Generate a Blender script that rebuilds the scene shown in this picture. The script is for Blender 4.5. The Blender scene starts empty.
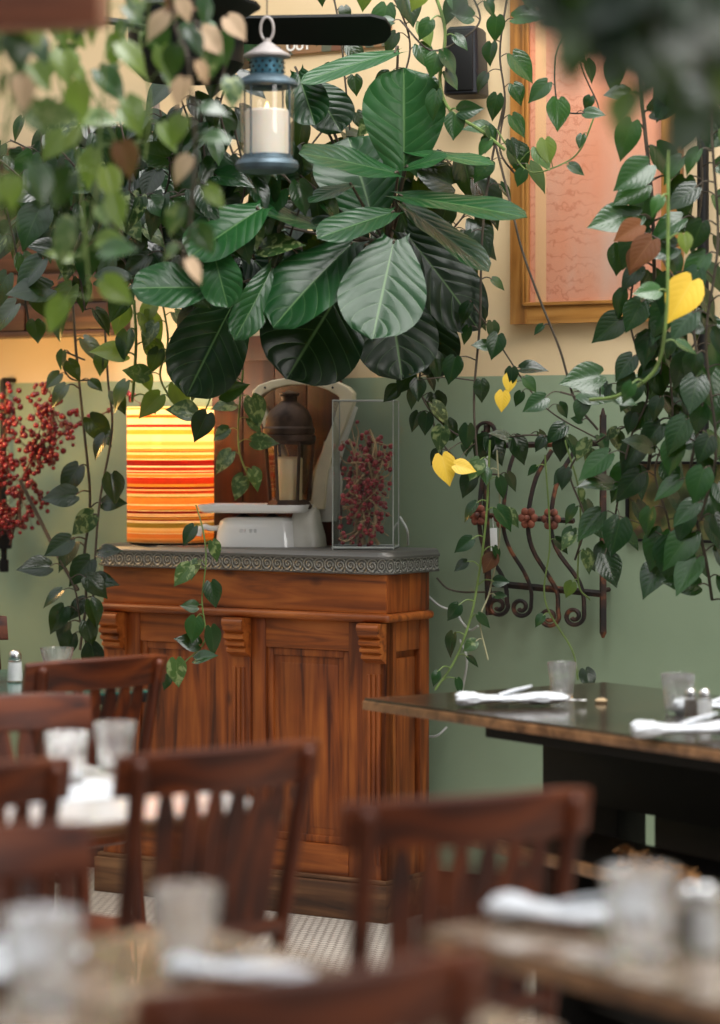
import bpy, bmesh, math, random
from mathutils import Vector, Matrix, Euler
R = math.radians
rnd = random.Random(7)
COL = bpy.context.scene.collection
H = 1.37; F = 2700.0; CX = 360.0; CY = 438.0      # eye height, focal length in pixels, horizon row
def P(px, py, Y):                                  # point seen at a pixel, at distance Y in metres
    return Vector(((px-CX)/F*Y, Y, H-(py-CY)/F*Y))
Rv = Vector((.8415, -.5402, 0)); Nv = Vector((.5402, .8415, 0))   # wall: along it to the right, into it
WD = 6.80
TH = math.atan2(Rv.y, Rv.x)
def W(px, py, off=0.0):                            # point on (or off metres in front of) the wall
    dx = (px-CX)/F
    return P(px, py, (WD-off)/(Nv.x*dx+Nv.y))
def YW(px, off): return (WD-off)/(Nv.x*(px-CX)/F+Nv.y)
TA = R(34.6)
Bv = Vector((math.cos(TA), math.sin(TA), 0)); Av = Vector((math.sin(TA), -math.cos(TA), 0))

# ---------------------------------------------------------------- objects
def tag(o, label=None, cat=None, group=None, kind=None):
    if label: o['label'] = label
    if cat: o['category'] = cat
    if group: o['group'] = group
    if kind: o['kind'] = kind
    return o
def obj(name, bm, mat, parent=None, smooth=True, angle=35):
    me = bpy.data.meshes.new(name)
    if isinstance(mat, (list, tuple)):
        for m in mat: me.materials.append(m)
    else: me.materials.append(mat)
    bmesh.ops.recalc_face_normals(bm, faces=bm.faces) if not getattr(bm, 'keep', False) and name not in ('foliage',) else None
    bm.to_mesh(me); bm.free()
    if smooth:
        for p in me.polygons: p.use_smooth = True
        try: me.set_sharp_from_angle(angle=R(angle))
        except Exception: pass
    o = bpy.data.objects.new(name, me); COL.objects.link(o)
    if parent: o.parent = parent
    return o
def empty(name, loc=(0,0,0), rz=0, label=None, cat=None, group=None):
    o = bpy.data.objects.new(name, None); COL.objects.link(o)
    o.location = loc; o.rotation_euler = (0,0,rz); o.empty_display_size = .05
    return tag(o, label, cat, group)
def children(o): return [c for c in bpy.data.objects if c.parent == o]
def copy_tree(o, parent=None):
    c = o.copy(); COL.objects.link(c)
    if parent: c.parent = parent
    for ch in children(o): copy_tree(ch, c)
    return c
def place(o, loc, rz, label=None, group=None, rx=0, ry=0):
    o.location = loc; o.rotation_euler = (rx, ry, rz)
    if label: o['label'] = label
    if group: o['group'] = group
    return o

# ---------------------------------------------------------------- mesh helpers
def box(bm, c, s, bev=0.0, M=None, seg=2):
    r = bmesh.ops.create_cube(bm, size=1.0)
    vs = r['verts']
    bmesh.ops.scale(bm, vec=s, verts=vs)
    if bev > 0:
        es = list({e for v in vs for e in v.link_edges})
        g = bmesh.ops.bevel(bm, geom=es, offset=bev, segments=seg, affect='EDGES', profile=.6)
        vs = list({v for v in g['verts']} | {v for v in vs if v.is_valid})
        vs = [v for v in vs if v.is_valid]
    T = Matrix.Translation(c)
    if M is not None: T = T @ M
    bmesh.ops.transform(bm, matrix=T, verts=vs)
    return vs
def box2(bm, a, b, bev=0.0):                       # by min and max corners
    a, b = Vector(a), Vector(b)
    return box(bm, (a+b)/2, (abs(b.x-a.x), abs(b.y-a.y), abs(b.z-a.z)), bev)
def catmull(pts, n=6):
    pts = [Vector(p) for p in pts]
    if len(pts) < 3: return pts
    q = [2*pts[0]-pts[1]] + pts + [2*pts[-1]-pts[-2]]
    out = []
    for i in range(1, len(q)-2):
        a, b, c, d = q[i-1:i+3]
        for k in range(n):
            t = k/n
            out.append(.5*((2*b)+(c-a)*t+(2*a-5*b+4*c-d)*t*t+(3*b-a-3*c+d)*t**3))
    out.append(pts[-1])
    return out
def tube(bm, pts, r, sides=6, smooth=0, flat=1.0, caps=True):
    if smooth: pts = catmull(pts, smooth)
    pts = [Vector(p) for p in pts]
    n = len(pts); rings = []; up = Vector((0.13, 0.21, .97))
    prev = None
    for i, p in enumerate(pts):
        d = (pts[min(i+1, n-1)]-pts[max(i-1, 0)])
        if d.length < 1e-7: d = Vector((0,0,1))
        d.normalize()
        if prev is None:
            x = up.cross(d)
            if x.length < .05: x = Vector((1,0,0)).cross(d)
        else: x = prev - d*prev.dot(d)
        x.normalize(); prev = x; y = d.cross(x)
        rr = r[i] if isinstance(r, (list, tuple)) and len(r) == n else (r[0]+(r[-1]-r[0])*i/max(n-1, 1) if isinstance(r, (list, tuple)) else r)
        rings.append([bm.verts.new(p + x*(math.cos(2*math.pi*k/sides)*rr) + y*(math.sin(2*math.pi*k/sides)*rr*flat)) for k in range(sides)])
    for a, b in zip(rings, rings[1:]):
        for k in range(sides):
            bm.faces.new((a[k], a[(k+1) % sides], b[(k+1) % sides], b[k]))
    if caps:
        bm.faces.new(rings[0][::-1]); bm.faces.new(rings[-1])
def lathe(bm, prof, seg=32, c=(0,0,0), M=None, closed=False, sq=None):
    # profile of (radius, z); sq: list of per-segment radius multipliers
    rings = []
    T = Matrix.Translation(c)
    if M is not None: T = T @ M
    for (r, z) in prof:
        if r < 1e-6: rings.append([bm.verts.new(T @ Vector((0,0,z)))]); continue
        rings.append([bm.verts.new(T @ Vector((math.cos(2*math.pi*k/seg)*r, math.sin(2*math.pi*k/seg)*r, z))) for k in range(seg)])
    for a, b in zip(rings, rings[1:]):
        if len(a) == 1 and len(b) == 1: continue
        for k in range(seg):
            k2 = (k+1) % seg
            if len(a) == 1: bm.faces.new((a[0], b[k2], b[k]))
            elif len(b) == 1: bm.faces.new((a[k], a[k2], b[0]))
            else: bm.faces.new((a[k], a[k2], b[k2], b[k]))
    if closed:
        a, b = rings[-1], rings[0]
        if len(a) > 1 and len(b) > 1:
            for k in range(seg):
                k2 = (k+1) % seg; bm.faces.new((a[k], a[k2], b[k2], b[k]))
    else:
        if len(rings[0]) > 1: bm.faces.new(rings[0][::-1])
        if len(rings[-1]) > 1: bm.faces.new(rings[-1])
def prism(bm, poly, d0, d1, M=None):               # polygon in xz extruded along y from d0 to d1
    M = M or Matrix()
    a = [bm.verts.new(M @ Vector((x, d0, z))) for x, z in poly]
    b = [bm.verts.new(M @ Vector((x, d1, z))) for x, z in poly]
    bm.faces.new(a); bm.faces.new(b[::-1])
    n = len(poly)
    for i in range(n): bm.faces.new((a[i], b[i], b[(i+1) % n], a[(i+1) % n]))
def ball(bm, c, r, seg=8):
    bmesh.ops.create_icosphere(bm, subdivisions=2 if seg > 6 else 1, radius=r, matrix=Matrix.Translation(c))
def NB(): return bmesh.new()

# ---------------------------------------------------------------- materials
def mk(name):
    m = bpy.data.materials.new(name); m.use_nodes = True
    nt = m.node_tree; b = nt.nodes['Principled BSDF']
    return m, nt, b
def N(nt, t, **kw):
    n = nt.nodes.new('ShaderNode'+t)
    for k, v in kw.items():
        if k in n.inputs: n.inputs[k].default_value = v
        else: setattr(n, k, v)
    return n
def L(nt, a, b): nt.links.new(a, b)
def ramp(nt, fac, stops):
    r = nt.nodes.new('ShaderNodeValToRGB')
    el = r.color_ramp.elements
    while len(el) < len(stops): el.new(.5)
    for e, (p, c) in zip(el, stops): e.position = p; e.color = (*c, 1)
    L(nt, fac, r.inputs[0]); return r.outputs[0]
def coords(nt, scale=(1,1,1), kind='Object'):
    tc = N(nt, 'TexCoord'); mp = N(nt, 'Mapping'); mp.inputs['Scale'].default_value = scale
    L(nt, tc.outputs[kind], mp.inputs[0]); return mp.outputs[0]
def math_(nt, op, a, b=None, c=None):
    n = N(nt, 'Math', operation=op)
    for i, v in enumerate((a, b, c)):
        if v is None: continue
        if isinstance(v, (int, float)): n.inputs[i].default_value = v
        else: L(nt, v, n.inputs[i])
    return n.outputs[0]
def mixc(nt, fac, a, b, mode='MIX'):
    n = N(nt, 'Mix', data_type='RGBA', blend_type=mode)
    for i, v in ((0, fac), (6, a), (7, b)):
        if isinstance(v, (int, float)): n.inputs[i].default_value = v
        elif isinstance(v, tuple): n.inputs[i].default_value = (*v, 1) if len(v) == 3 else v
        else: L(nt, v, n.inputs[i])
    return n.outputs[2]
def bump(nt, b, h, s=.3, d=.002):
    n = N(nt, 'Bump'); n.inputs['Strength'].default_value = s; n.inputs['Distance'].default_value = d
    L(nt, h, n.inputs['Height']); L(nt, n.outputs[0], b.inputs['Normal'])
def plain(name, col, rough=.5, metal=0.0, var=.12, scale=20, bmp=.0, **kw):
    m, nt, b = mk(name)
    no = N(nt, 'TexNoise'); no.inputs['Scale'].default_value = scale; no.inputs['Detail'].default_value = 5
    L(nt, coords(nt), no.inputs['Vector'])
    lo = tuple(c*(1-var) for c in col); hi = tuple(min(1, c*(1+var)) for c in col)
    L(nt, ramp(nt, no.outputs[0], [(.3, lo), (.7, hi)]), b.inputs['Base Color'])
    b.inputs['Roughness'].default_value = rough; b.inputs['Metallic'].default_value = metal
    for k, v in kw.items(): b.inputs[k.replace('_', ' ')].default_value = v
    if bmp: bump(nt, b, no.outputs[0], bmp, .003)
    return m
def wood(name, dark, mid, light, axis=2, scale=9, rough=.38, knots=False, bmp=.15, coat=.25, stretch=14, spec=.5):
    m, nt, b = mk(name)
    s = [scale*2.2]*3; s[axis] = scale*2.2/stretch
    no = N(nt, 'TexNoise'); no.inputs['Scale'].default_value = 1.6; no.inputs['Detail'].default_value = 6; no.inputs['Distortion'].default_value = .8
    L(nt, coords(nt, tuple(s)), no.inputs['Vector'])
    n2 = N(nt, 'TexNoise'); n2.inputs['Scale'].default_value = 3.2; n2.inputs['Detail'].default_value = 4
    L(nt, coords(nt, (1.2,1.2,1.2)), n2.inputs['Vector'])
    c1 = ramp(nt, no.outputs[0], [(.30, dark), (.5, mid), (.72, light)])
    c2 = ramp(nt, n2.outputs[0], [(.35, (.55,.5,.46)), (.62, (1,1,1))])
    col = mixc(nt, .75, c1, c2, 'MULTIPLY')
    if knots:
        v = N(nt, 'TexVoronoi'); v.inputs['Scale'].default_value = 1.0
        ks = [7.0]*3; ks[axis] = 4.2
        L(nt, coords(nt, tuple(ks)), v.inputs['Vector'])
        k = ramp(nt, v.outputs['Distance'], [(.05, (.12,.04,.02)), (.13, (1,1,1))])
        col = mixc(nt, .75, col, k, 'MULTIPLY')
    L(nt, col, b.inputs['Base Color'])
    b.inputs['Roughness'].default_value = rough; b.inputs['Coat Weight'].default_value = coat
    b.inputs['Coat Roughness'].default_value = .25; b.inputs['Specular IOR Level'].default_value = spec
    bump(nt, b, no.outputs[0], bmp, .002)
    return m
M = {}
M['pine_v'] = wood('pine_upright', (.06,.010,.0015), (.27,.062,.008), (.44,.125,.020), 2, 9, rough=.5, coat=.08, knots=True)
M['pine_h'] = wood('pine_level', (.09,.017,.003), (.35,.088,.012), (.54,.165,.030), 0, 9, rough=.5, coat=.08, knots=True)
M['pine_worn'] = wood('pine_worn', (.03,.013,.007), (.13,.055,.022), (.28,.14,.06), 0, 8, rough=.6, coat=0)
M['chair'] = wood('chair_wood', (.016,.0024,.0006), (.090,.0165,.0025), (.18,.040,.006), 0, 9, rough=.45, coat=0, spec=.3)
M['chair_v'] = wood('chair_wood_upright', (.014,.002,.0006), (.072,.013,.002), (.15,.032,.005), 2, 9, rough=.45, coat=0, spec=.3)
M['walnut'] = wood('dark_table_top', (.015,.010,.007), (.032,.020,.012), (.06,.036,.02), 0, 6, rough=.13, coat=.6)
M['edge'] = wood('table_edge', (.10,.045,.02), (.24,.115,.05), (.36,.18,.08), 0, 8, rough=.35)
M['frame'] = wood('golden_frame_wood', (.17,.065,.014), (.38,.165,.035), (.52,.26,.07), 2, 8, rough=.35)
M['frame_h'] = wood('golden_frame_wood_level', (.20,.08,.018), (.44,.20,.045), (.58,.30,.085), 0, 8, rough=.35)
M['board'] = wood('red_brown_board', (.016,.004,.002), (.050,.012,.005), (.09,.024,.009), 2, 6, rough=.6, coat=0)
M['drawer'] = wood('old_drawer_wood', (.015,.005,.002), (.065,.022,.008), (.15,.055,.02), 0, 7, rough=.5, knots=True)
M['beam'] = wood('red_beam', (.10,.028,.012), (.24,.075,.032), (.34,.12,.055), 0, 5, rough=.6)
M['pale_beam'] = plain('grey_pole', (.16,.12,.09), .7)
M['black'] = plain('black_paint', (.005,.005,.005), .5, Specular_IOR_Level=.25)
M['black_soft'] = plain('black_wood', (.006,.005,.004), .6, Specular_IOR_Level=.2)
M['speaker'] = plain('black_plastic', (.006,.007,.010), .45, Specular_IOR_Level=.3)
M['fanblade'] = plain('black_blade', (.004,.005,.005), .5, Specular_IOR_Level=.2)
M['enamel'] = plain('white_enamel', (.90,.90,.89), .12, var=.03, scale=6, Coat_Weight=.4)
M['enamel_cream'] = plain('cream_enamel', (.80,.70,.50), .25, var=.08, scale=12)
M['enamel_grey'] = plain('grey_enamel', (.66,.64,.58), .25, var=.08, scale=12)
M['steel'] = plain('steel', (.62,.62,.62), .22, 1.0)
M['green_top'] = plain('dark_green_stone', (.03,.085,.065), .12, var=.4, scale=25)
M['lantern_blue'] = plain('blue_grey_metal', (.055,.085,.105), .45, .5, var=.3, scale=25)
M['lantern_grey'] = plain('worn_grey_metal', (.33,.30,.29), .5, .35, var=.2, scale=30)
M['lantern_rust'] = plain('dark_rusty_metal', (.060,.035,.024), .55, .5, var=.5, scale=30)
M['wax'] = plain('candle_wax', (.62,.56,.48), .5, var=.03, Subsurface_Weight=.25)
M['wax2'] = plain('candle_wax_warm', (.72,.60,.42), .5, var=.04, Subsurface_Weight=.2)
M['napkin'] = plain('white_napkin', (.56,.58,.61), .9, var=.06, scale=60, bmp=.8)
M['salt'] = plain('salt', (.85,.85,.84), .8)
M['pepper'] = plain('pepper', (.10,.065,.04), .8, var=.5, scale=300)
M['berry'] = plain('red_berry', (.15,.008,.012), .25, var=.35, scale=30)
M['berry2'] = plain('dried_red_berry', (.26,.022,.03), .4, var=.5, scale=30)
M['twig'] = plain('pale_twig', (.34,.24,.13), .8, var=.3)
M['twig_dark'] = plain('dark_twig', (.09,.03,.02), .7, var=.3)
M['stem'] = plain('green_stem', (.13,.20,.05), .5, var=.3)
M['stem_brown'] = plain('brown_stem', (.055,.042,.028), .7, var=.4)
M['stem_pale'] = plain('pale_stem', (.30,.29,.17), .6, var=.3)
M['tagwhite'] = plain('white_card', (.62,.63,.62), .7, var=.04)
M['white_wire'] = plain('white_cable', (.45,.46,.43), .5)
M['dryleaf'] = plain('dried_leaves', (.30,.14,.045), .8, var=.5, scale=60, bmp=.3)
def glassm(name, tint=(1,1,1), rough=.0, solid=False, milk=0, refr=0):
    m, nt, b = mk(name)
    out = nt.nodes['Material Output']
    if solid:
        b.inputs['Base Color'].default_value = (*tint, 1); b.inputs['Transmission Weight'].default_value = 1
        b.inputs['Roughness'].default_value = .02; b.inputs['IOR'].default_value = 1.45
        return m
    tr = N(nt, 'BsdfTransparent'); tr.inputs[0].default_value = (*tint, 1)
    gl = N(nt, 'BsdfGlossy'); gl.inputs['Roughness'].default_value = .05
    fr = N(nt, 'LayerWeight'); fr.inputs[0].default_value = .5
    mx = N(nt, 'MixShader'); L(nt, math_(nt, 'ADD', math_(nt, 'MULTIPLY', math_(nt, 'POWER', fr.outputs[1], 4.0), .85), .05), mx.inputs[0]); L(nt, tr.outputs[0], mx.inputs[1]); L(nt, gl.outputs[0], mx.inputs[2])
    last = mx.outputs[0]
    if refr:
        gg = N(nt, 'BsdfGlass'); gg.inputs['Roughness'].default_value = .02; gg.inputs['IOR'].default_value = 1.45; m3 = N(nt, 'MixShader'); m3.inputs[0].default_value = refr
        L(nt, last, m3.inputs[1]); L(nt, gg.outputs[0], m3.inputs[2]); last = m3.outputs[0]
    if milk:
        df = N(nt, 'BsdfDiffuse'); df.inputs[0].default_value = (.9,.92,.93,1); m2 = N(nt, 'MixShader'); m2.inputs[0].default_value = milk
        L(nt, last, m2.inputs[1]); L(nt, df.outputs[0], m2.inputs[2]); last = m2.outputs[0]
    L(nt, last, out.inputs[0]); return m
M['pane'] = glassm('thin_glass', (.975,.985,.98))
M['pane_amber'] = glassm('old_thin_glass', (.93,.88,.78))
M['tumbler'] = glassm('tumbler_glass', (.97,.98,.98), milk=.05, refr=.7)
# rust
m, nt, b = mk('rusty_iron'); M['rust'] = m
no = N(nt, 'TexNoise'); no.inputs['Scale'].default_value = 22; no.inputs['Detail'].default_value = 6
L(nt, coords(nt), no.inputs['Vector'])
L(nt, ramp(nt, no.outputs[0], [(.42, (.016,.012,.011)), (.56, (.05,.022,.014)), (.66, (.20,.07,.03))]), b.inputs['Base Color'])
b.inputs['Roughness'].default_value = .65; b.inputs['Metallic'].default_value = .3; bump(nt, b, no.outputs[0], .5, .002)
m, nt, b = mk('rusty_rosette'); M['rosette'] = m
no = N(nt, 'TexNoise'); no.inputs['Scale'].default_value = 30
L(nt, coords(nt), no.inputs['Vector'])
L(nt, ramp(nt, no.outputs[0], [(.35, (.05,.018,.012)), (.6, (.22,.06,.03))]), b.inputs['Base Color']); b.inputs['Roughness'].default_value = .7
# wall: green below, cream above, slightly mottled plaster
m, nt, b = mk('painted_plaster'); M['wall'] = m
tc = N(nt, 'TexCoord'); sp = N(nt, 'SeparateXYZ'); L(nt, tc.outputs['Object'], sp.inputs[0])
no = N(nt, 'TexNoise'); no.inputs['Scale'].default_value = 2.2; no.inputs['Detail'].default_value = 7; L(nt, tc.outputs['Object'], no.inputs['Vector'])
n3 = N(nt, 'TexNoise'); n3.inputs['Scale'].default_value = 90; n3.inputs['Detail'].default_value = 3; L(nt, tc.outputs['Object'], n3.inputs['Vector'])
gr = ramp(nt, no.outputs[0], [(.3, (.215,.285,.185)), (.7, (.255,.330,.220))])
cr = ramp(nt, no.outputs[0], [(.3, (.62,.47,.27)), (.7, (.70,.55,.34))])
zz = math_(nt, 'ADD', sp.outputs[2], math_(nt, 'MULTIPLY', no.outputs[0], .006))
L(nt, mixc(nt, math_(nt, 'GREATER_THAN', zz, 1.553), gr, cr), b.inputs['Base Color'])
b.inputs['Roughness'].default_value = .6; bump(nt, b, n3.outputs[0], .12, .002)
# mosaic floor
m, nt, b = mk('small_white_mosaic'); M['floor'] = m
br = N(nt, 'TexBrick'); br.offset = .5; br.inputs['Scale'].default_value = 1.0
br.inputs['Brick Width'].default_value = .026; br.inputs['Row Height'].default_value = .024; br.inputs['Mortar Size'].default_value = .0022
br.inputs['Color1'].default_value = (.58,.54,.48,1); br.inputs['Color2'].default_value = (.50,.46,.41,1); br.inputs['Mortar'].default_value = (.14,.11,.09,1)
L(nt, coords(nt), br.inputs['Vector']); L(nt, br.outputs[0], b.inputs['Base Color']); b.inputs['Roughness'].default_value = .35
# embossed tin edge
m, nt, b = mk('embossed_pewter'); M['pewter'] = m
tc = N(nt, 'TexCoord'); sp = N(nt, 'SeparateXYZ'); L(nt, tc.outputs['Object'], sp.inputs[0])
sx = math_(nt, 'ADD', sp.outputs[0], sp.outputs[1])
per = .036
u = math_(nt, 'SUBTRACT', math_(nt, 'FRACT', math_(nt, 'DIVIDE', sx, per)), .5)
v = math_(nt, 'DIVIDE', math_(nt, 'SUBTRACT', sp.outputs[2], 1.0075), per)
rr = math_(nt, 'SQRT', math_(nt, 'ADD', math_(nt, 'MULTIPLY', u, u), math_(nt, 'MULTIPLY', v, v)))
an = math_(nt, 'ARCTAN2', v, u)
spi = math_(nt, 'SINE', math_(nt, 'ADD', an, math_(nt, 'MULTIPLY', rr, 24.0)))
no = N(nt, 'TexNoise'); no.inputs['Scale'].default_value = 130; L(nt, tc.outputs['Object'], no.inputs['Vector'])
hh = math_(nt, 'ADD', math_(nt, 'MULTIPLY', spi, .5), math_(nt, 'MULTIPLY', no.outputs[0], 1.1))
band = math_(nt, 'LESS_THAN', math_(nt, 'ABSOLUTE', v), .55)
hh = math_(nt, 'MULTIPLY', hh, band)
L(nt, ramp(nt, hh, [(.0, (.16,.155,.145)), (.12, (.16,.155,.145)), (.16, (.045,.045,.04)), (.8, (.34,.33,.30))]), b.inputs['Base Color'])
b.inputs['Metallic'].default_value = .55; b.inputs['Roughness'].default_value = .42; bump(nt, b, hh, 1.0, .004)
# striped lamp shade (lit from inside)
m, nt, b = mk('striped_lit_shade'); M['shade'] = m
tc = N(nt, 'TexCoord'); sp = N(nt, 'SeparateXYZ'); L(nt, tc.outputs['Object'], sp.inputs[0])
def stripes(freqs):
    cmb = N(nt, 'CombineXYZ'); L(nt, math_(nt, 'MULTIPLY', sp.outputs[2], freqs), cmb.inputs[2])
    x = N(nt, 'TexNoise'); x.inputs['Scale'].default_value = 1; x.inputs['Detail'].default_value = 2; L(nt, cmb.outputs[0], x.inputs['Vector']); return x.outputs[0]
zz = sp.outputs[2]
rs = random.Random(5)
el = []; z = 0.0; n = 46
pal = [(.96,.80,.52), (.62,.13,.05), (.95,.60,.24), (.52,.40,.10), (.98,.86,.62), (.92,.45,.14), (.40,.06,.04), (.96,.74,.40), (.68,.44,.12), (.98,.84,.56)]
vr = N(nt, 'ValToRGB'); vr.color_ramp.interpolation = 'CONSTANT'
def strip_ramp(seed, count):
    rs = random.Random(seed); r_ = nt.nodes.new('ShaderNodeValToRGB'); r_.color_ramp.interpolation = 'CONSTANT'
    e = r_.color_ramp.elements
    while len(e) < count: e.new(.5)
    cuts = sorted(rs.random() for _ in range(count)); cuts[0] = 0
    last = -1
    for q, c in zip(e, cuts):
        k = rs.randrange(len(pal))
        while k == last: k = rs.randrange(len(pal))
        last = k; q.position = c; q.color = (*pal[k], 1)
    return r_
sA = strip_ramp(3, 30); sB = strip_ramp(11, 30); sC = strip_ramp(23, 30)
zd = math_(nt, 'DIVIDE', zz, .14)
L(nt, zd, sA.inputs[0]); L(nt, math_(nt, 'SUBTRACT', zd, 1.0), sB.inputs[0]); L(nt, math_(nt, 'SUBTRACT', zd, 2.0), sC.inputs[0])
sc_ = mixc(nt, math_(nt, 'GREATER_THAN', zz, .28), mixc(nt, math_(nt, 'GREATER_THAN', zz, .14), sA.outputs[0], sB.outputs[0]), sC.outputs[0])
L(nt, mixc(nt, .85, (0,0,0), sc_), b.inputs['Base Color']); b.inputs['Roughness'].default_value = .85
tl = N(nt, 'BsdfTranslucent'); L(nt, sc_, tl.inputs[0]); mx = N(nt, 'MixShader'); mx.inputs[0].default_value = .75
L(nt, b.outputs[0], mx.inputs[1]); L(nt, tl.outputs[0], mx.inputs[2]); L(nt, mx.outputs[0], nt.nodes['Material Output'].inputs[0])
m, nt, b = mk('flame'); M['flame'] = m
b.inputs['Emission Color'].default_value = (1,.62,.25,1); b.inputs['Emission Strength'].default_value = 5.0
# coral print behind glass
m, nt, b = mk('coral_print'); M['print'] = m
tc = N(nt, 'TexCoord'); sp = N(nt, 'SeparateXYZ'); L(nt, tc.outputs['Object'], sp.inputs[0])
no = N(nt, 'TexNoise'); no.inputs['Scale'].default_value = 2.4; no.inputs['Detail'].default_value = 6; L(nt, coords(nt, (2.5,1,.8)), no.inputs['Vector'])
wv = N(nt, 'TexWave', wave_type='RINGS'); wv.inputs['Scale'].default_value = 9; wv.inputs['Distortion'].default_value = 9; wv.inputs['Detail'].default_value = 3; wv.inputs['Detail Scale'].default_value = 3
L(nt, tc.outputs['Object'], wv.inputs['Vector'])
base = ramp(nt, no.outputs[0], [(.3, (.92,.33,.18)), (.55, (.90,.42,.28)), (.75, (.82,.52,.41))])
orn = ramp(nt, wv.outputs[0], [(.0, (.74,.50,.42)), (.12, (1,1,1))])
left = ramp(nt, sp.outputs[0], [(.02, (1,1,1)), (.16, (1,1,1)), (.24, (.0,.0,.0))])
c = mixc(nt, math_(nt, 'MULTIPLY', left, .5), base, mixc(nt, 1.0, base, orn, 'MULTIPLY'))
edge = math_(nt, 'MULTIPLY', math_(nt, 'GREATER_THAN', sp.outputs[0], .02), math_(nt, 'LESS_THAN', sp.outputs[0], .055))
c = mixc(nt, edge, c, (.98,.56,.30))
L(nt, c, b.inputs['Base Color']); b.inputs['Roughness'].default_value = .25
# poster with yellow brown crates and flowers
m, nt, b = mk('faded_poster'); M['poster'] = m
vo = N(nt, 'TexVoronoi'); vo.inputs['Scale'].default_value = 16; L(nt, coords(nt, (1,1,1.6)), vo.inputs['Vector'])
no = N(nt, 'TexNoise'); no.inputs['Scale'].default_value = 12; no.inputs['Detail'].default_value = 5; L(nt, coords(nt), no.inputs['Vector'])
a = ramp(nt, no.outputs[0], [(.3, (.02,.022,.01)), (.48, (.06,.055,.02)), (.58, (.16,.12,.045)), (.7, (.15,.055,.02))])
L(nt, mixc(nt, .35, a, mixc(nt, 1, a, vo.outputs['Color'], 'MULTIPLY')), b.inputs['Base Color']); b.inputs['Roughness'].default_value = .3
# sign strip
m, nt, b = mk('sign_strip'); M['sign'] = m
vo = N(nt, 'TexVoronoi'); vo.inputs['Scale'].default_value = 14; L(nt, coords(nt, (2,.1,.4)), vo.inputs['Vector'])
L(nt, ramp(nt, vo.outputs['Color'], [(.2, (.16,.06,.03)), (.4, (.03,.08,.06)), (.6, (.30,.16,.07)), (.8, (.04,.02,.015))]), b.inputs['Base Color'])
# stone-like café tops
def stone(name, a_, b_, c_, sc=9, rough=.16):
    m, nt, b = mk(name)
    no = N(nt, 'TexNoise'); no.inputs['Scale'].default_value = sc; no.inputs['Detail'].default_value = 8; no.inputs['Distortion'].default_value = 1.4
    L(nt, coords(nt), no.inputs['Vector'])
    L(nt, ramp(nt, no.outputs[0], [(.35, a_), (.5, b_), (.65, c_)]), b.inputs['Base Color']); b.inputs['Roughness'].default_value = rough
    b.inputs['Coat Weight'].default_value = .5
    return m
M['stone'] = stone('grey_brown_stone', (.10,.065,.042), (.24,.175,.125), (.42,.34,.27))
M['stone_glare'] = stone('glare_toned_stone', (.70,.66,.62), (.80,.77,.74), (.86,.84,.82), 6)  # near-white colour holds the glare on the table top
# leaves
def leafmat(name, dark, mid, light, vein, varie=None, rough=.30, vscale=7.0, vstr=.55, transl=.12, vfade=1.0, bst=.25, spec=.5):
    m, nt, b = mk(name)
    uv = N(nt, 'UVMap', uv_map='UVMap'); sp = N(nt, 'SeparateXYZ'); L(nt, uv.outputs[0], sp.inputs[0])
    at = N(nt, 'Attribute', attribute_name='tone')
    au = math_(nt, 'ABSOLUTE', math_(nt, 'SUBTRACT', sp.outputs[0], .5))        # 0 at midrib .. .5
    no = N(nt, 'TexNoise'); no.inputs['Scale'].default_value = 26; no.inputs['Detail'].default_value = 3; L(nt, coords(nt), no.inputs['Vector'])
    t = math_(nt, 'ADD', math_(nt, 'MULTIPLY', at.outputs['Fac'], .8), math_(nt, 'MULTIPLY', no.outputs[0], .2))
    base = ramp(nt, t, [(.1, dark), (.5, mid), (.95, light)])
    if varie:
        n2 = N(nt, 'TexNoise'); n2.inputs['Scale'].default_value = 60; n2.inputs['Detail'].default_value = 3; n2.inputs['Distortion'].default_value = .6
        L(nt, coords(nt, (1,1,1)), n2.inputs['Vector'])
        base = mixc(nt, ramp(nt, n2.outputs[0], [(.5, (0,0,0)), (.62, (1,1,1))]), base, varie)
    mid_ = ramp(nt, au, [(.006, (1,1,1)), (.020, (0,0,0))])
    q = math_(nt, 'SUBTRACT', sp.outputs[1], math_(nt, 'MULTIPLY', math_(nt, 'POWER', au, 1.25), .75))
    fr = math_(nt, 'ABSOLUTE', math_(nt, 'SUBTRACT', math_(nt, 'FRACT', math_(nt, 'MULTIPLY', q, vscale)), .5))
    side = ramp(nt, fr, [(.0, (1,1,1)), (.035, (0,0,0))])
    vv = math_(nt, 'MAXIMUM', mid_, math_(nt, 'MULTIPLY', side, .6*vfade))
    L(nt, mixc(nt, math_(nt, 'MULTIPLY', vv, vstr), base, vein), b.inputs['Base Color'])
    hgt = math_(nt, 'ADD', math_(nt, 'MULTIPLY', math_(nt, 'MINIMUM', math_(nt, 'SINE', math_(nt, 'MULTIPLY', fr, 3.14)), math_(nt, 'MULTIPLY', au, 6.0)), bst), math_(nt, 'MULTIPLY', no.outputs[0], .5))
    bump(nt, b, hgt, .2, .006)
    b.inputs['Roughness'].default_value = rough; b.inputs['Specular IOR Level'].default_value = spec
    out = nt.nodes['Material Output']
    tl = N(nt, 'BsdfTranslucent'); tl.inputs[0].default_value = (.14,.26,.03,1)
    mx = N(nt, 'MixShader'); mx.inputs[0].default_value = transl
    L(nt, b.outputs[0], mx.inputs[1]); L(nt, tl.outputs[0], mx.inputs[2]); L(nt, mx.outputs[0], out.inputs[0])
    return m
M['leaf'] = leafmat('pothos_leaf', (.002,.009,.003), (.006,.032,.008), (.026,.085,.016), (.06,.12,.035), vstr=.3, vfade=.15, rough=.22)
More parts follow.
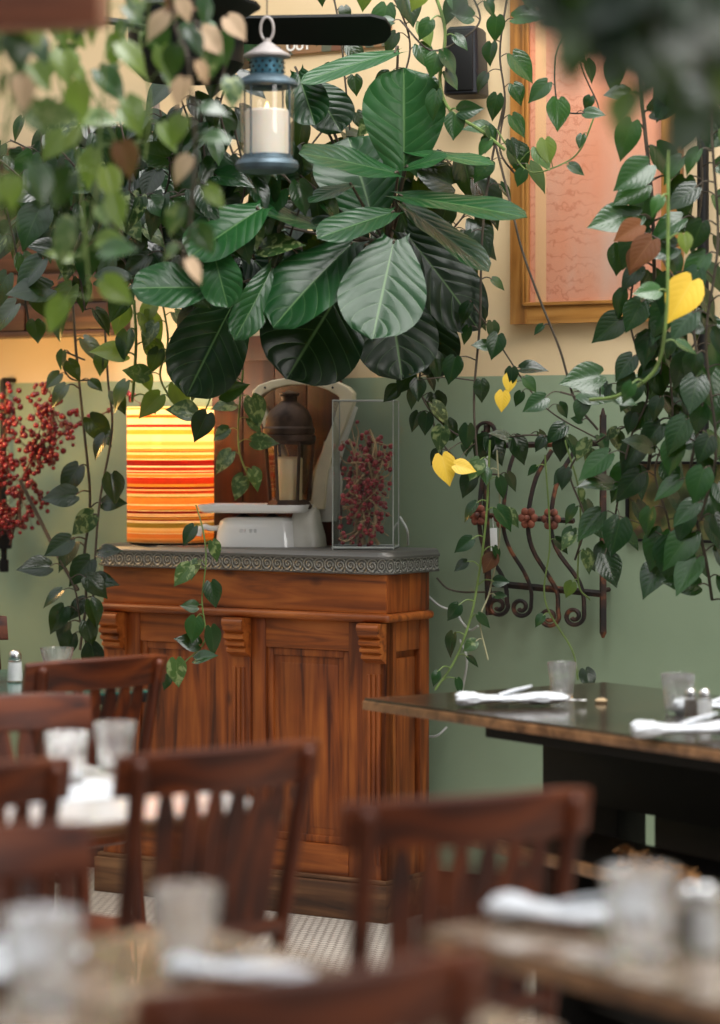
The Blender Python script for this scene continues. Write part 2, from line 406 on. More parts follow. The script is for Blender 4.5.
M['leaf_var'] = leafmat('variegated_leaf', (.010,.030,.009), (.028,.070,.016), (.065,.125,.025), (.16,.22,.08), varie=(.20,.25,.10), vstr=.4, vfade=.3)
M['leaf_lime'] = leafmat('lime_leaf', (.045,.09,.013), (.10,.16,.025), (.19,.25,.045), (.28,.33,.10), vstr=.3, transl=.3, vfade=.3)
M['leaf_fig'] = leafmat('fiddle_leaf', (.0015,.010,.003), (.006,.040,.010), (.020,.092,.022), (.12,.22,.08), rough=.30, vscale=7, vstr=.55, transl=.04, bst=1.3, spec=.3)
M['leaf_yellow'] = leafmat('yellow_leaf', (.55,.30,.01), (.72,.44,.02), (.80,.55,.05), (.8,.6,.15), rough=.5, vstr=.3, transl=.2)
M['leaf_brown'] = leafmat('brown_leaf', (.03,.008,.003), (.09,.028,.009), (.17,.06,.02), (.2,.10,.04), rough=.5, vstr=.4, spec=.15)
M['leaf_tan'] = leafmat('tan_leaf', (.25,.15,.08), (.42,.28,.17), (.55,.40,.28), (.5,.38,.25), rough=.6, vstr=.3, spec=.15)
# ================================================================ setting
bm = NB(); c0 = Nv*WD
A = c0 - Rv*5.2; B_ = c0 + Rv*4.2
for s, e in (((-8.2), (2.9)),):
    Mw = Matrix.Translation(Vector((c0.x, c0.y, 0))) @ Matrix.Rotation(TH, 4, 'Z')
    box2(bm, (s, 0, 0), (e, .12, 3.35))
wl = obj('wall_back', bm, M['wall'], smooth=False); wl.matrix_world = Mw; tag(wl, kind='structure')
bm = NB(); box2(bm, (-8.2, -9.5, -.1), (2.9, 0, 0))
fl = obj('floor', bm, M['floor'], smooth=False); fl.matrix_world = Mw.copy(); tag(fl, kind='structure')
bm = NB(); box2(bm, (-8.32, -6.5, 0), (-8.2, .12, 3.35))
wl2 = obj('wall_left', bm, M['wall'], smooth=False); wl2.matrix_world = Mw.copy(); tag(wl2, kind='structure')
# a low yellow-green sideboard board: paneling strip where wall meets floor
bm = NB(); box2(bm, (-8.2, -.015, 0), (2.9, 0, .10), .003)
bb = obj('baseboard_back', bm, M['board'], smooth=False); bb.matrix_world = Mw.copy(); tag(bb, kind='structure')

# ================================================================ cabinet counter
C0 = Vector(((386-CX)/F*7.627, 7.627, 0))
cab = empty('counter_cabinet', C0, TH, 'antique knotty pine bar counter with carved corbels, two panel doors and pewter edged top', 'cabinet')
Wd, Dp = 1.023, .235
bm = NB()
box2(bm, (-Wd+.02, .02, .10), (-.02, Dp, .985))
body = obj('body', bm, M['pine_v'], cab, smooth=False)
bm = NB()                                             # upper frieze board
box2(bm, (-Wd+.012, 0, .872), (0, Dp, .984), .003)
obj('frieze_board', bm, M['pine_h'], cab)
bm = NB(); box2(bm, (-.004, .004, .874), (.0025, Dp-.004, .982), .001); obj('side_frieze_board', bm, M['pine_v'], cab)
bm = NB()                                             # moulding with rounded nose, front and side
def nose(bm, z0, z1, out, x0, x1, y1):
    zc = (z0+z1)/2; hz = (z1-z0)/2
    box2(bm, (x0-out+hz, -out+hz, z0), (x1+out-hz, y1, z1))
    tube(bm, [(x0-out+hz, -out+hz, zc), (x1+out-hz, -out+hz, zc)], hz, 12)
    tube(bm, [(x1+out-hz, -out+hz, zc), (x1+out-hz, y1, zc)], hz, 12)
    tube(bm, [(x0-out+hz, -out+hz, zc), (x0-out+hz, y1, zc)], hz, 12)
    ball(bm, (x1+out-hz, -out+hz, zc), hz); ball(bm, (x0-out+hz, -out+hz, zc), hz)
nose(bm, .848, .872, .022, -Wd+.012, 0, Dp-.01)
obj('moulding', bm, M['pine_h'], cab)
# counter top: pewter with lip
bm = NB()
ov = .036
def rrect(x0, x1, y0, y1, r, n=6):
    pts = []
    for cx, cy, a0 in ((x1-r, y0+r, -90), (x1-r, y1-.004, 0), (x0+r, y1-.004, 90), (x0+r, y0+r, 180)):
        rr = r if cy < y1-.01 else .004
        cxx = cx if rr == r else (x1-.004 if cx > (x0+x1)/2 else x0+.004)
        for k in range(n+1):
            t = R(a0+90*k/n); pts.append((cxx+math.cos(t)*rr, cy+math.sin(t)*rr))
    return pts
def slab(bm, x0, x1, y0, y1, prof, r=.03):
    rings = []
    for (o, z) in prof:
        rings.append([bm.verts.new((x, y, z)) for x, y in rrect(x0-o, x1+o, y0-o, y1, max(.004, r+o))])
    for a, b in zip(rings, rings[1:]):
        n = len(a)
        for k in range(n): bm.faces.new((a[k], a[(k+1) % n], b[(k+1) % n], b[k]))
    bm.faces.new(rings[0][::-1]); bm.faces.new(rings[-1])
slab(bm, -Wd+.012, -.004, 0, Dp+.03, [(.018,.983),(.023,.985),(.024,.990),(.019,.993),(.019,1.024),(.024,1.027),(.025,1.034),(.021,1.038),(.018,1.046),(.010,1.050)])
obj('counter_top', bm, M['pewter'], cab, angle=40)
# base plinth
bm = NB(); box2(bm, (-Wd-.01, -.018, 0), (.012, Dp-.01, .105), .004); box2(bm, (-Wd-.004, -.010, .105), (.006, Dp-.01, .118), .004)
obj('plinth', bm, M['pine_worn'], cab)
# pilasters
cols = [(-Wd+.012, -.927), (-.547, -.468), (-.080, 0)]
for x0, x1 in cols:
    bm = NB()
    box2(bm, (x0, 0, .118), (x1, .04, .848), .002)
    xc = (x0+x1)/2; w = (x1-x0)
    for k in (-1, 0, 1):                               # reeding
        tube(bm, [(xc+k*.016, -.001, .16), (xc+k*.016, -.001, .70)], .006, 8)
    p = obj('pilaster', bm, M['pine_v'], cab)
    bm = NB()
    cw = .034; xc += .006
    poly = [(-.046,.846),(-.046,.812),(-.030,.802),(-.040,.797),(-.040,.786),(-.026,.780),(-.034,.774),(-.034,.766),(-.020,.760),(-.026,.754),(-.026,.746),(-.012,.738),(.002,.730),(.002,.846)]
    a = [bm.verts.new((xc-cw, y, z)) for y, z in poly]; b_ = [bm.verts.new((xc+cw, y, z)) for y, z in poly]
    bm.faces.new(a); bm.faces.new(b_[::-1])
    for i in range(len(poly)): bm.faces.new((a[i], b_[i], b_[(i+1) % len(poly)], a[(i+1) % len(poly)]))
    tube(bm, [(xc-cw-.002, -.036, .832), (xc+cw+.002, -.036, .832)], .014, 12)
    obj('corbel', bm, M['pine_h'], p, angle=30)
# doors: stiles, rails, recessed panel
for x0, x1 in ((-.927, -.547), (-.468, -.080)):
    bm = NB(); st = .05
    box2(bm, (x0, .006, .118), (x0+st, .03, .848), .002); box2(bm, (x1-st, .006, .118), (x1, .03, .848), .002)
    d = obj('door', bm, M['pine_v'], cab)
    bm = NB(); box2(bm, (x0+st, .008, .762), (x1-st, .03, .848), .002); obj('rail', bm, M['pine_h'], d)
    bm = NB(); box2(bm, (x0+st, .004, .118), (x1-st, .03, .205), .002); obj('rail', bm, M['pine_h'], d)
    bm = NB()
    a0, a1, z0, z1 = x0+st, x1-st, .205, .762
    box2(bm, (a0, .026, z0), (a1, .034, z1))
    t = .022
    for q in ((a0, z0, a0+t, z1), (a1-t, z0, a1, z1)): box2(bm, (q[0], .014, q[1]), (q[2], .03, q[3]), .004)
    for q in ((a0+t, z0, a1-t, z0+t), (a0+t, z1-t, a1-t, z1)): box2(bm, (q[0], .014, q[1]), (q[2], .03, q[3]), .004)
    box2(bm, (a0+t+.02, .018, z0+t+.02), (a1-t-.02, .03, z1-t-.02), .006)
    obj('panel', bm, M['pine_v'], d, angle=25)
# side end: frame and panel
bm = NB()
box2(bm, (-.02, 0, .118), (0, .055, .848), .002); box2(bm, (-.02, Dp-.05, .118), (0, Dp, .848), .002)
box2(bm, (-.02, .055, .762), (-.002, Dp-.05, .848), .002); box2(bm, (-.02, .055, .118), (-.002, Dp-.05, .205), .002)
box2(bm, (-.02, .07, .225), (-.008, Dp-.065, .742), .004)
obj('side_panel', bm, M['pine_v'], cab, angle=25)
def CT(x, y, z=1.05): return C0 + Rv*x + Nv*y + Vector((0,0,z))
def cab_x(px, y):          # local x on the counter for a pixel column at depth y
    dx = (px-CX)/F; b0 = C0 + Nv*y
    return (dx*b0.y - b0.x)/(Rv.x - dx*Rv.y)

# ================================================================ board leaning behind
bm = NB()
x0, x1 = cab_x(212, .30), cab_x(340, .30)
for k in range(4):
    a = x0+(x1-x0)*k/4; box2(bm, (a+.0015, 0, 0), (a+(x1-x0)/4-.0015, .018, .86), .002)
box2(bm, (x0-.01, -.006, .845), (x1+.01, .024, .885), .003)
bd = obj('wooden_board', bm, M['board'])
bd.location = C0 + Nv*(Dp+.062) + Vector((0,0,0)); bd.rotation_euler = (0,0,TH)
for v in bd.data.vertices: v.co.z = v.co.z*1.0 + (.0 if v.co.z > .5 else 0)
bd.data.transform(Matrix.Diagonal((1,1,1.0,1)))
bd.scale = (1,1,1.9)
tag(bd, 'tall red-brown plank board standing behind the white scale and fiddle leaf fig', 'board')

# ================================================================ striped lamp
lx = cab_x(169.5, .10); lp = CT(lx, .105)
lamp = empty('table_lamp', lp, 0, 'lit drum lamp with orange, red and cream horizontal stripes on the counter end', 'lamp')
s = 2700/lp.y; lr = 43.5/s; lh = 137/s
bm = NB(); n = 48
for i in range(31):
    z = .006+(lh-.006)*i/30
    for k in range(n): bm.verts.new((math.cos(2*math.pi*k/n)*lr, math.sin(2*math.pi*k/n)*lr, z))
bm.verts.ensure_lookup_table()
for i in range(30):
    for k in range(n): bm.faces.new([bm.verts[j] for j in (i*n+k, i*n+(k+1) % n, (i+1)*n+(k+1) % n, (i+1)*n+k)])
sh = obj('lamp_shade', bm, M['shade'], lamp); md = sh.modifiers.new('s', 'SOLIDIFY'); md.thickness = .002; md.offset = -1
bm = NB(); lathe(bm, [(0,0),(lr-.01,0),(lr-.01,.006),(.02,.008),(.012,.02),(.012,.14),(.018,.145),(.018,.17),(0,.17)], 24); obj('base', bm, M['black'], lamp)
m, nt, b = mk('bulb_glass'); b.inputs['Emission Color'].default_value = (1,.8,.5,1); b.inputs['Emission Strength'].default_value = 6; M['bulb'] = m
bm = NB(); lathe(bm, [(0,.17),(.014,.172),(.03,.21),(.030,.235),(.016,.262),(0,.266)], 16); obj('bulb', bm, M['bulb'], lamp)
for zz_, en in ((.17, 2.1), (.398, 6.5)):
    ld = bpy.data.lights.new('lamp_light', 'POINT'); ld.energy = en; ld.color = (1,.76,.50); ld.shadow_soft_size = .03
    lo = bpy.data.objects.new('lamp_light', ld); COL.objects.link(lo); lo.location = lp + Vector((0,0,zz_)); 

# ================================================================ white kitchen scale
sx_ = cab_x(268, .12); sp_ = CT(sx_, .12)
# scale faces the camera a little more than the counter does
sa = TH*.35
scl = empty('counter_scale', sp_, sa, 'vintage white enamel counter scale with fan-shaped dial frame and flat pan', 'scale')
ss = 2700/sp_.y                                        # px per metre
def sxz(px, py): return ((px-268)/ss/math.cos(sa), (545-py)/ss)
bm = NB()
prof = []
x0, z0 = sxz(218, 545); x1, z1 = sxz(301, 515)
def loft(bm, secs, n=24, pw=4.0):                      # rounded-rectangle sections: (cx, cy, z, hx, hy)
    rings = []
    for (cx, cy, z, hx, hy) in secs:
        ring = []
        for k in range(n):
            t = 2*math.pi*k/n; c, s_ = math.cos(t), math.sin(t)
            ring.append(bm.verts.new((cx+hx*math.copysign(abs(c)**(2/pw), c), cy+hy*math.copysign(abs(s_)**(2/pw), s_), z)))
        rings.append(ring)
    for a, b in zip(rings, rings[1:]):
        for k in range(n): bm.faces.new((a[k], a[(k+1) % n], b[(k+1) % n], b[k]))
    bm.faces.new(rings[0][::-1]); bm.faces.new(rings[-1])
cx = (x0+x1)/2; hx = (x1-x0)/2
loft(bm, [(cx,0,.0,hx,.085),(cx,0,.02,hx*.99,.084),(cx,0,.055,hx*.95,.08),(cx,0,.075,hx*.90,.075),(cx,0,.084,hx*.80,.065),(cx,0,.087,hx*.6,.05)])
obj('base', bm, M['enamel'], scl)
bm = NB(); x2, _ = sxz(324, 545); x1b, _ = sxz(290, 545)
cx2 = (x1b+x2)/2; hx2 = (x2-x1b)/2
loft(bm, [(cx2,.01,.0,hx2,.07),(cx2,.01,.03,hx2*.93,.068),(cx2-.004,.01,.07,hx2*.8,.06),(cx2-.004,.02,.105,hx2*.7,.045),(cx2-.002,.03,.115,hx2*.5,.03)])
obj('tower_foot', bm, M['enamel_grey'], scl)
# pan
bm = NB(); a0, zt = sxz(204, 511); a1, zt2 = sxz(312, 500)
pc = (a0+a1)/2; ph = (a1-a0)/2
loft(bm, [(pc,-.01,zt-.0,ph*.93,.10),(pc,-.01,zt+.006,ph*.97,.11),(pc,-.01,zt+.020,ph,.115),(pc,-.01,zt+.024,ph,.115),(pc,-.01,zt+.022,ph*.97,.111),(pc,-.01,zt+.010,ph*.94,.106)], pw=7)
obj('pan', bm, M['enamel'], scl)
bm = NB()
for px_ in (243, 272): 
    bm = NB(); xx, _ = sxz(px_, 0); lathe(bm, [(.02,.082),(.02,.09),(.012,.094),(.012,zt+.002),(.02,zt+.004)], 12, (xx,0,0)); obj('pan_support', bm, M['black'], scl)
# handle lug at left
bm = NB(); h0, hz = sxz(219, 526)
tube(bm, [(h0+.012,-.02,hz-.002),(h0-.018,-.03,hz-.004),(h0-.036,-.035,hz+.001),(h0-.052,-.035,hz-.008),(h0-.056,-.035,hz-.026)], [.008,.009,.011,.012,.010], 10, 3)
obj('handle', bm, M['enamel'], scl)
# logo on the base: two small raised grey marks
bm = NB()
lx0, lz0 = sxz(246, 529)
for k, w in enumerate((.012,.004,.012,.010)):
    box2(bm, (lx0+k*.0145, -.0825, lz0-.005), (lx0+k*.0145+w*.8, -.078, lz0+.006), .001)
obj('emblem', bm, plain('pale_grey_mark', (.66,.67,.67), .3), scl)
# fan dial frame
def fan_outline(pts): return [sxz(*p) for p in pts]
outer = fan_outline([(290,508),(286,492),(272,450),(258,418),(250,398),(250,390),(256,384),(270,379),(285,376.5),(300,375.5),(318,377),(333,380),(346,386),(351,392),(351,402),(343,424),(333,446),(326,470),(322,508)])
inner = fan_outline([(301,500),(296,490),(281,448),(268,418),(258,398),(258,395),(262,392),(272,387),(286,384),(300,383.5),(314,385),(326,389),(335,394),(338,397),(337,402),(332,420),(322,444),(313,470),(309,500)])
def ringprism(bm, o, i, d0, d1):
    n = len(o)
    V = [[bm.verts.new((x, d, z)) for x, z in q] for q in (o, i) for d in (d0, d1)]
    o0, o1, i0, i1 = V
    for k in range(n):
        j = (k+1) % n
        bm.faces.new((o0[k], o0[j], i0[j], i0[k])); bm.faces.new((o1[k], i1[k], i1[j], o1[j]))
        bm.faces.new((o0[k], o1[k], o1[j], o0[j])); bm.faces.new((i0[k], i0[j], i1[j], i1[k]))
dc = .045
bm = NB(); ringprism(bm, outer, inner, dc-.02, dc+.035)
fr_ = obj('dial_frame', bm, M['enamel_cream'], scl, angle=50)
bv = fr_.modifiers.new('b', 'BEVEL'); bv.width = .003; bv.segments = 2
bm = NB(); prism(bm, inner, dc+.004, dc+.006); obj('dial_glass', bm, M['pane_amber'], fr_, smooth=False)
bm = NB()
for px_ in (263, 331):
    bm = NB(); xx, zz_ = sxz(px_, 386.5); ball(bm, (xx, dc-.021, zz_), .0035); obj('screw', bm, M['black'], fr_)
# tower: pear shaped counterweight housing at the right
bm = NB(); tx, tz = sxz(322, 478)
prof = [(0,.0),(.030,.002),(.036,.03),(.040,.06),(.046,.09),(.048,.12),(.043,.15),(.030,.18),(.016,.21),(.010,.24),(0,.245)]
lathe(bm, prof, 24, (tx, dc+.028, .07)); 
for v in bm.verts: v.co.y = dc+.028+(v.co.y-dc-.028)*.6
obj('tower', bm, M['enamel_grey'], scl)
bm = NB(); px0, pz0 = sxz(326, 470); px1, pz1 = sxz(350, 405); tube(bm, [(px0,dc+.03,pz0),((px0+px1)/2,dc+.03,(pz0+pz1)/2),(px1,dc+.03,pz1)], [.020,.014,.010], 10)
obj('tower_arm', bm, M['enamel_grey'], scl)

# ================================================================ rusty lantern on the pan
lx_, lz_ = sxz(291.5, 500)
lb = sp_ + Matrix.Rotation(sa, 3, 'Z') @ Vector((lx_, -.03, zt+.0105))
lan = empty('candle_lantern', lb, sa+R(8), 'dark rusty metal lantern with domed top and candle, standing on the scale pan', 'lantern')
k_ = 1/ss
def lan_ring(bm, prof, n=6): lathe(bm, prof, n)
bm = NB(); lathe(bm, [(0,0),(22*k_,0),(23*k_,3*k_),(21*k_,6*k_),(19*k_,9*k_),(0,9*k_)], 6); obj('base', bm, M['lantern_rust'], lan, angle=20)
bm = NB(); zr0, zr1, rb, rt = 8*k_, 66*k_, 19.5*k_, 24*k_
for q in range(6):
    a = R(60*q); tube(bm, [(math.cos(a)*rb, math.sin(a)*rb, zr0), (math.cos(a)*rt, math.sin(a)*rt, zr1)], 1.8*k_, 6)
lathe(bm, [(rt,zr1-2*k_),(rt+2*k_,zr1),(rt,zr1+2*k_),(rt-3*k_,zr1)], 6, closed=True)
obj('frame', bm, M['lantern_rust'], lan)
bm = NB(); lathe(bm, [(rb-.002,zr0),(rt-.002,zr1)], 6); 
bmesh.ops.delete(bm, geom=[f for f in bm.faces if len(f.verts) > 4], context='FACES')
obj('glass', bm, M['pane_amber'], lan, smooth=False)
bm = NB()
lathe(bm, [(25*k_,66*k_),(27*k_,68*k_),(27*k_,73*k_),(25*k_,74*k_),(26*k_,76*k_),(26*k_,80*k_),(24*k_,82*k_),(23*k_,90*k_),(19*k_,98*k_),(12*k_,104*k_),(8*k_,107*k_),(8*k_,112*k_),(10*k_,113*k_),(10*k_,115*k_),(4*k_,117*k_),(0,118*k_)], 24)
obj('roof', bm, M['lantern_rust'], lan)
bm = NB(); lathe(bm, [(0,9*k_),(13*k_,9*k_),(13.5*k_,50*k_),(11*k_,52*k_),(0,49*k_)], 20); cd = obj('candle', bm, M['wax2'], lan)
bm = NB(); tube(bm, [(0,0,49*k_),(0.001,0,53*k_)], .001, 6); obj('wick', bm, M['black'], cd)

# ================================================================ hanging lantern
hY = 6.55; hb = P(267, 172, hY); hs = 2700/hY; k_ = 1/hs
hl = empty('hanging_lantern', hb, 0, 'blue-grey round glass candle lantern hanging by its ring in front of the black fan blade', 'lantern')
bm = NB(); lathe(bm, [(0,0),(27*k_,0),(31*k_,3*k_),(32*k_,7*k_),(30*k_,11*k_),(26*k_,13*k_),(25*k_,17*k_),(0,17*k_)], 36); obj('base', bm, M['lantern_blue'], hl)
bm = NB(); lathe(bm, [(26*k_,16*k_),(27*k_,20*k_),(27*k_,84*k_),(26*k_,85*k_)], 36); bmesh.ops.delete(bm, geom=[f for f in bm.faces if len(f.verts) > 4], context='FACES')
obj('glass', bm, M['pane'], hl)
bm = NB()
for q in range(4):
    a = R(45+90*q)+.2; tube(bm, [(math.cos(a)*27.5*k_, math.sin(a)*27.5*k_, 14*k_), (math.cos(a)*27.5*k_, math.sin(a)*27.5*k_, 86*k_)], 1.0*k_, 6)
obj('bar', bm, M['lantern_blue'], hl)
bm = NB(); lathe(bm, [(26*k_,84*k_),(31*k_,86*k_),(31*k_,88*k_),(28*k_,92*k_),(18*k_,97*k_),(16*k_,97*k_),(16*k_,86*k_)], 36, closed=True); obj('roof', bm, M['lantern_blue'], hl)
bm = NB(); lathe(bm, [(16.5*k_,96*k_),(17*k_,98*k_),(17*k_,111*k_),(16.5*k_,114*k_),(0,114*k_)], 36)
vent = obj('vent', bm, plain('teal_metal', (.04,.12,.17), .4, .6), hl)
bm = NB()
for q in range(14):
    for zq in (100, 104.5, 109):
        a = 2*math.pi*(q+(.5 if zq == 104.5 else 0))/14; ball(bm, (math.cos(a)*17*k_, math.sin(a)*17*k_, zq*k_), 1.5*k_, 4)
obj('vent_hole', bm, M['black'], vent)
bm = NB(); lathe(bm, [(16*k_,113*k_),(23.5*k_,115*k_),(23.5*k_,117*k_),(15*k_,122*k_),(8*k_,127*k_),(4*k_,130*k_),(4*k_,133*k_),(0,134*k_)], 36); obj('cap', bm, M['lantern_grey'], hl)
bm = NB()
pts = [(math.cos(t)*6.5*k_, 0, 143*k_+math.sin(t)*12*k_) for t in [2*math.pi*j/20 for j in range(21)]]
tube(bm, pts, 1.5*k_, 8); obj('ring', bm, M['lantern_grey'], hl)
bm = NB(); tube(bm, [(0,0,154*k_),(0,0,200*k_),(.0,0,1.0)], .0018, 6); obj('hanging_cord', bm, M['stem_brown'], hl)
bm = NB(); lathe(bm, [(0,17.2*k_),(21.5*k_,17.2*k_),(22*k_,60*k_),(20.5*k_,62*k_),(15*k_,60.5*k_),(10*k_,58.5*k_),(0,58*k_)], 30); cd = obj('candle', bm, M['wax'], hl)
bm = NB(); lathe(bm, [(0,58.5*k_),(2.0*k_,61*k_),(2.6*k_,64*k_),(1.2*k_,68*k_),(0,71*k_)], 10); obj('flame', bm, M['flame'], cd)

# ================================================================ glass vase of dried berries
vx = cab_x(365, .11); vp = CT(vx, .115)
vs = 2700/vp.y; vw = 66/vs/(math.cos(R(6))+math.sin(R(6))); vh = 148/vs
va = R(-6)
vase = empty('square_glass_vase', vp, va, 'tall square clear glass vase filled with dried berry twigs on the counter', 'vase')
bm = NB(); h_ = vw/2; t = .004
def sqtube(bm, prof):
    rings = []
    for (h, z) in prof: rings.append([bm.verts.new((x*h, y*h, z)) for x, y in ((-1,-1),(1,-1),(1,1),(-1,1))])
    for a, b in zip(rings, rings[1:]):
        for k in range(4): bm.faces.new((a[k], a[(k+1) % 4], b[(k+1) % 4], b[k]))
    return rings
r_ = sqtube(bm, [(h_,0),(h_,vh)]); bm.faces.new(r_[0][::-1])
obj('glass_walls', bm, glassm('vase_glass', (.95,.96,.95), milk=.012), vase, smooth=False)
bm = NB()
for z in (.002, .022): pass
for q in range(4):
    a = [(-1,-1),(1,-1),(1,1),(-1,1)][q]; b2 = [(-1,-1),(1,-1),(1,1),(-1,1)][(q+1) % 4]
    tube(bm, [(a[0]*h_,a[1]*h_,.0),(a[0]*h_,a[1]*h_,vh)], .0018, 6)
    tube(bm, [(a[0]*h_,a[1]*h_,vh),(b2[0]*h_,b2[1]*h_,vh)], .002, 6)
    tube(bm, [(a[0]*h_,a[1]*h_,.006),(b2[0]*h_,b2[1]*h_,.006)], .004, 6)
obj('edge_rim', bm, plain('frosted_glass_edge', (.36,.38,.36), .2), vase)
def sprig(name, root, top, nb, spread, br, tmat, bmat, label, group=None, bent=None, inside=None, seed=1, nt_=5, tw=1.0):
    g = random.Random(seed); root = Vector(root); top = Vector(top)
    e = empty(name, root, 0, label, 'berries', group)
    bt, bb_ = NB(), NB()
    d = top-root; mainp = [Vector((0,0,0)), d*.35+Vector([g.uniform(-1,1)*spread*.3 for _ in range(3)]), d*.7+Vector([g.uniform(-1,1)*spread*.3 for _ in range(3)]), d]
    mp = catmull(mainp, 6); tube(bt, mp, [.0035*tw, .002*tw], 6)
    def clamp(p):
        if inside is None: return p
        c, h, z0, z1 = inside; q = p+root-c; q.rotate(Euler((0,0,-va)))
        q.x = max(-h, min(h, q.x)); q.y = max(-h, min(h, q.y)); q.z = max(z0, min(z1, q.z)); q.rotate(Euler((0,0,va)))
        return q+c-root
    ends = []
    for i in range(nt_):
        a = mp[g.randrange(3, len(mp))]; v = Vector([g.gauss(0,1) for _ in range(3)]).normalized()*g.uniform(.5,1.2)*spread
        b2 = clamp(a+v); mid = clamp((a+b2)/2+Vector([g.uniform(-.3,.3)*spread for _ in range(3)]))
        q = catmull([a, mid, b2], 4); tube(bt, q, [.0018*tw, .0008*tw], 5); ends += q[2:]
    ends += mp[8:]
    for i in range(nb):
        a = g.choice(ends); v = Vector([g.gauss(0,1) for _ in range(3)]).normalized()*g.uniform(.25,1)*spread*.42
        b2 = clamp(a+v); tube(bt, [a, (a+b2)/2+Vector((0,0,.003)), b2], [.0010,.0006], 4, 0, caps=False)
        bmesh.ops.create_icosphere(bb_, subdivisions=2, radius=br*g.uniform(.7,1.15), matrix=Matrix.Translation(b2))
    obj('twig', bt, tmat, e); obj('berries', bb_, bmat, e)
    return e
for i in range(8):
    g = random.Random(40+i)
    bx_, by_ = g.uniform(-.9,.9)*h_, g.uniform(-.8,.8)*h_
    r0 = vp+Vector((bx_*.6, by_*.6, .012)); t0 = vp+Vector((-bx_*.8, -by_*.8, vh*g.uniform(.6,.84)))
    sprig('berry_sprig', r0, t0, 50, .095, .0072, M['twig'], M['berry2'], 'dried dark red berry twigs packed inside the tall glass vase', 'dried berry twigs in the vase', inside=(vp, h_*.84, .012, vh*.86), seed=60+i, nt_=12, tw=1.7)

# ================================================================ red berries at far left
bs = [((-12,560),(2,440),.30), ((10,545),(40,430),.42), ((20,520),(50,395),.50), ((-10,540),(15,400),.36)]
lbl = ['red berry branch at far left hanging beside the black iron bar', 'red berry branch spreading widest over the green wall, left of the lamp', 'topmost red berry branch under the yellow wall band', 'red berry branch at the left edge, behind the others']
for i, (a, b2, off) in enumerate(bs):
    sprig('red_berry_branch', W(*a, off*.4+.05), W(*b2, off*.4+.1), 150, .11, .0092, M['twig_dark'], M['berry'], lbl[i], seed=80+i, nt_=12)
sprig('red_berry_branch', W(55,440,.2), W(128,395,.25), 34, .045, .0078, M['twig_dark'], M['berry'], 'thin arching berry sprig reaching right toward the striped lamp', seed=95, nt_=4)
bm = NB(); p0, p1 = W(3,380,.06), W(4,572,.06)
tube(bm, [p0, p1], .010, 8); box(bm, p1+Vector((0,0,.02)), (.03,.02,.04), .004)
box(bm, p1+Vector((.0,0,.12)), (.05,.03,.09), .006)
tube(bm, [p0, p0+Nv*.06], .008, 8)
tag(obj('iron_hook_bar', bm, M['black']), 'black iron bar on the wall at far left edge, behind red berries', 'bar')

# ================================================================ wall cabinet of drawers (upper left)
wc = W(131, 332, .0); wtop = W(131, 150, .0).z
drw = empty('drawer_cabinet', Vector((wc.x, wc.y, wc.z)), TH, 'old brown wooden drawer cabinet mounted on wall behind the hanging vines', 'cabinet')
hh_ = wtop-wc.z
bm = NB(); box2(bm, (-1.35,-.10,0), (0,0,hh_), .004); box2(bm, (-1.37,-.12,-.012), (.015,-.002,.004), .003); box2(bm, (-1.37,-.12,hh_-.01), (.015,-.002,hh_+.02), .004)
obj('body', bm, M['drawer'], drw)
rows = 6; rh = hh_/rows
for r in range(rows):
    for c in range(4):
        bm = NB(); x1 = -.012-c*.333; box2(bm, (x1-.322,-.112,r*rh+.008), (x1,-.099,(r+1)*rh-.006), .003)
        d = obj('drawer', bm, M['drawer'], drw)
        bm = NB(); zc = (r+.5)*rh; box2(bm, (x1-.19,-.117,zc-.016), (x1-.13,-.112,zc+.016), .002); ball(bm, (x1-.16,-.121,zc), .007)
        obj('pull', bm, M['rust'], d)

# ================================================================ speaker on the wall
sp0 = W(474, 100, .02)
spk = empty('wall_speaker', sp0, TH+R(12), 'small black tapered loudspeaker mounted high beside the wooden picture frame', 'speaker')
bm = NB()
hz_ = 68/2700*sp0.y
loft(bm, [(0,-.07,0,.048,.055),(0,-.07,.006,.054,.060),(0,-.07,hz_-.008,.046,.056),(0,-.07,hz_,.040,.05)], 32, 7)
obj('cabinet', bm, M['speaker'], spk)
bm = NB(); box2(bm, (-.040,-.134,.012), (.040,-.126,hz_-.014), .003); obj('grille', bm, M['black'], spk)
bm = NB(); box2(bm, (-.012,-.03,hz_*.35), (.012,.0,hz_*.6), .002); obj('bracket', bm, M['black'], spk)

# ================================================================ big picture with golden wood frame
f0 = W(515, 325, 0); f1 = W(684, 318, 0)
fw = (f1-f0).length; fh = 1.25
pic = empty('framed_picture', f0, TH, 'large golden wood framed picture with faded coral print under glass', 'picture')
fwid = .056
bm = NB()
for (o_, y0, y1) in ((0, -.035, 0), ):
    box2(bm, (0,-.030,0), (fwid,0,fh), .002)
    box2(bm, (fwid-.014,-.038,fwid), (fwid-.006,-.028,fh-fwid), .003); box2(bm, (fwid-.004,-.034,fwid), (fwid+.004,-.02,fh-fwid), .002)
    box2(bm, (fw-fwid,-.030,0), (fw,0,fh), .002)
fr1 = obj('frame', bm, M['frame'], pic)
bm = NB(); box2(bm, (fwid,-.029,0), (fw-fwid,0,fwid+.004), .002); box2(bm, (fwid-.01,-.036,fwid-.004), (fw-fwid+.01,-.028,fwid+.006), .002)
obj('frame_rail', bm, M['frame_h'], pic); bm = NB()
box2(bm, (fwid,-.029,fh-fwid), (fw-fwid,0,fh), .002)
obj('frame_rail', bm, M['frame_h'], pic)
bm = NB(); box2(bm, (0,-.012,0), (fw-2*fwid+.004,-.008,fh-2*fwid))
pr = obj('print', bm, M['print'], pic, smooth=False); pr.location = (fwid-.002,0,fwid)
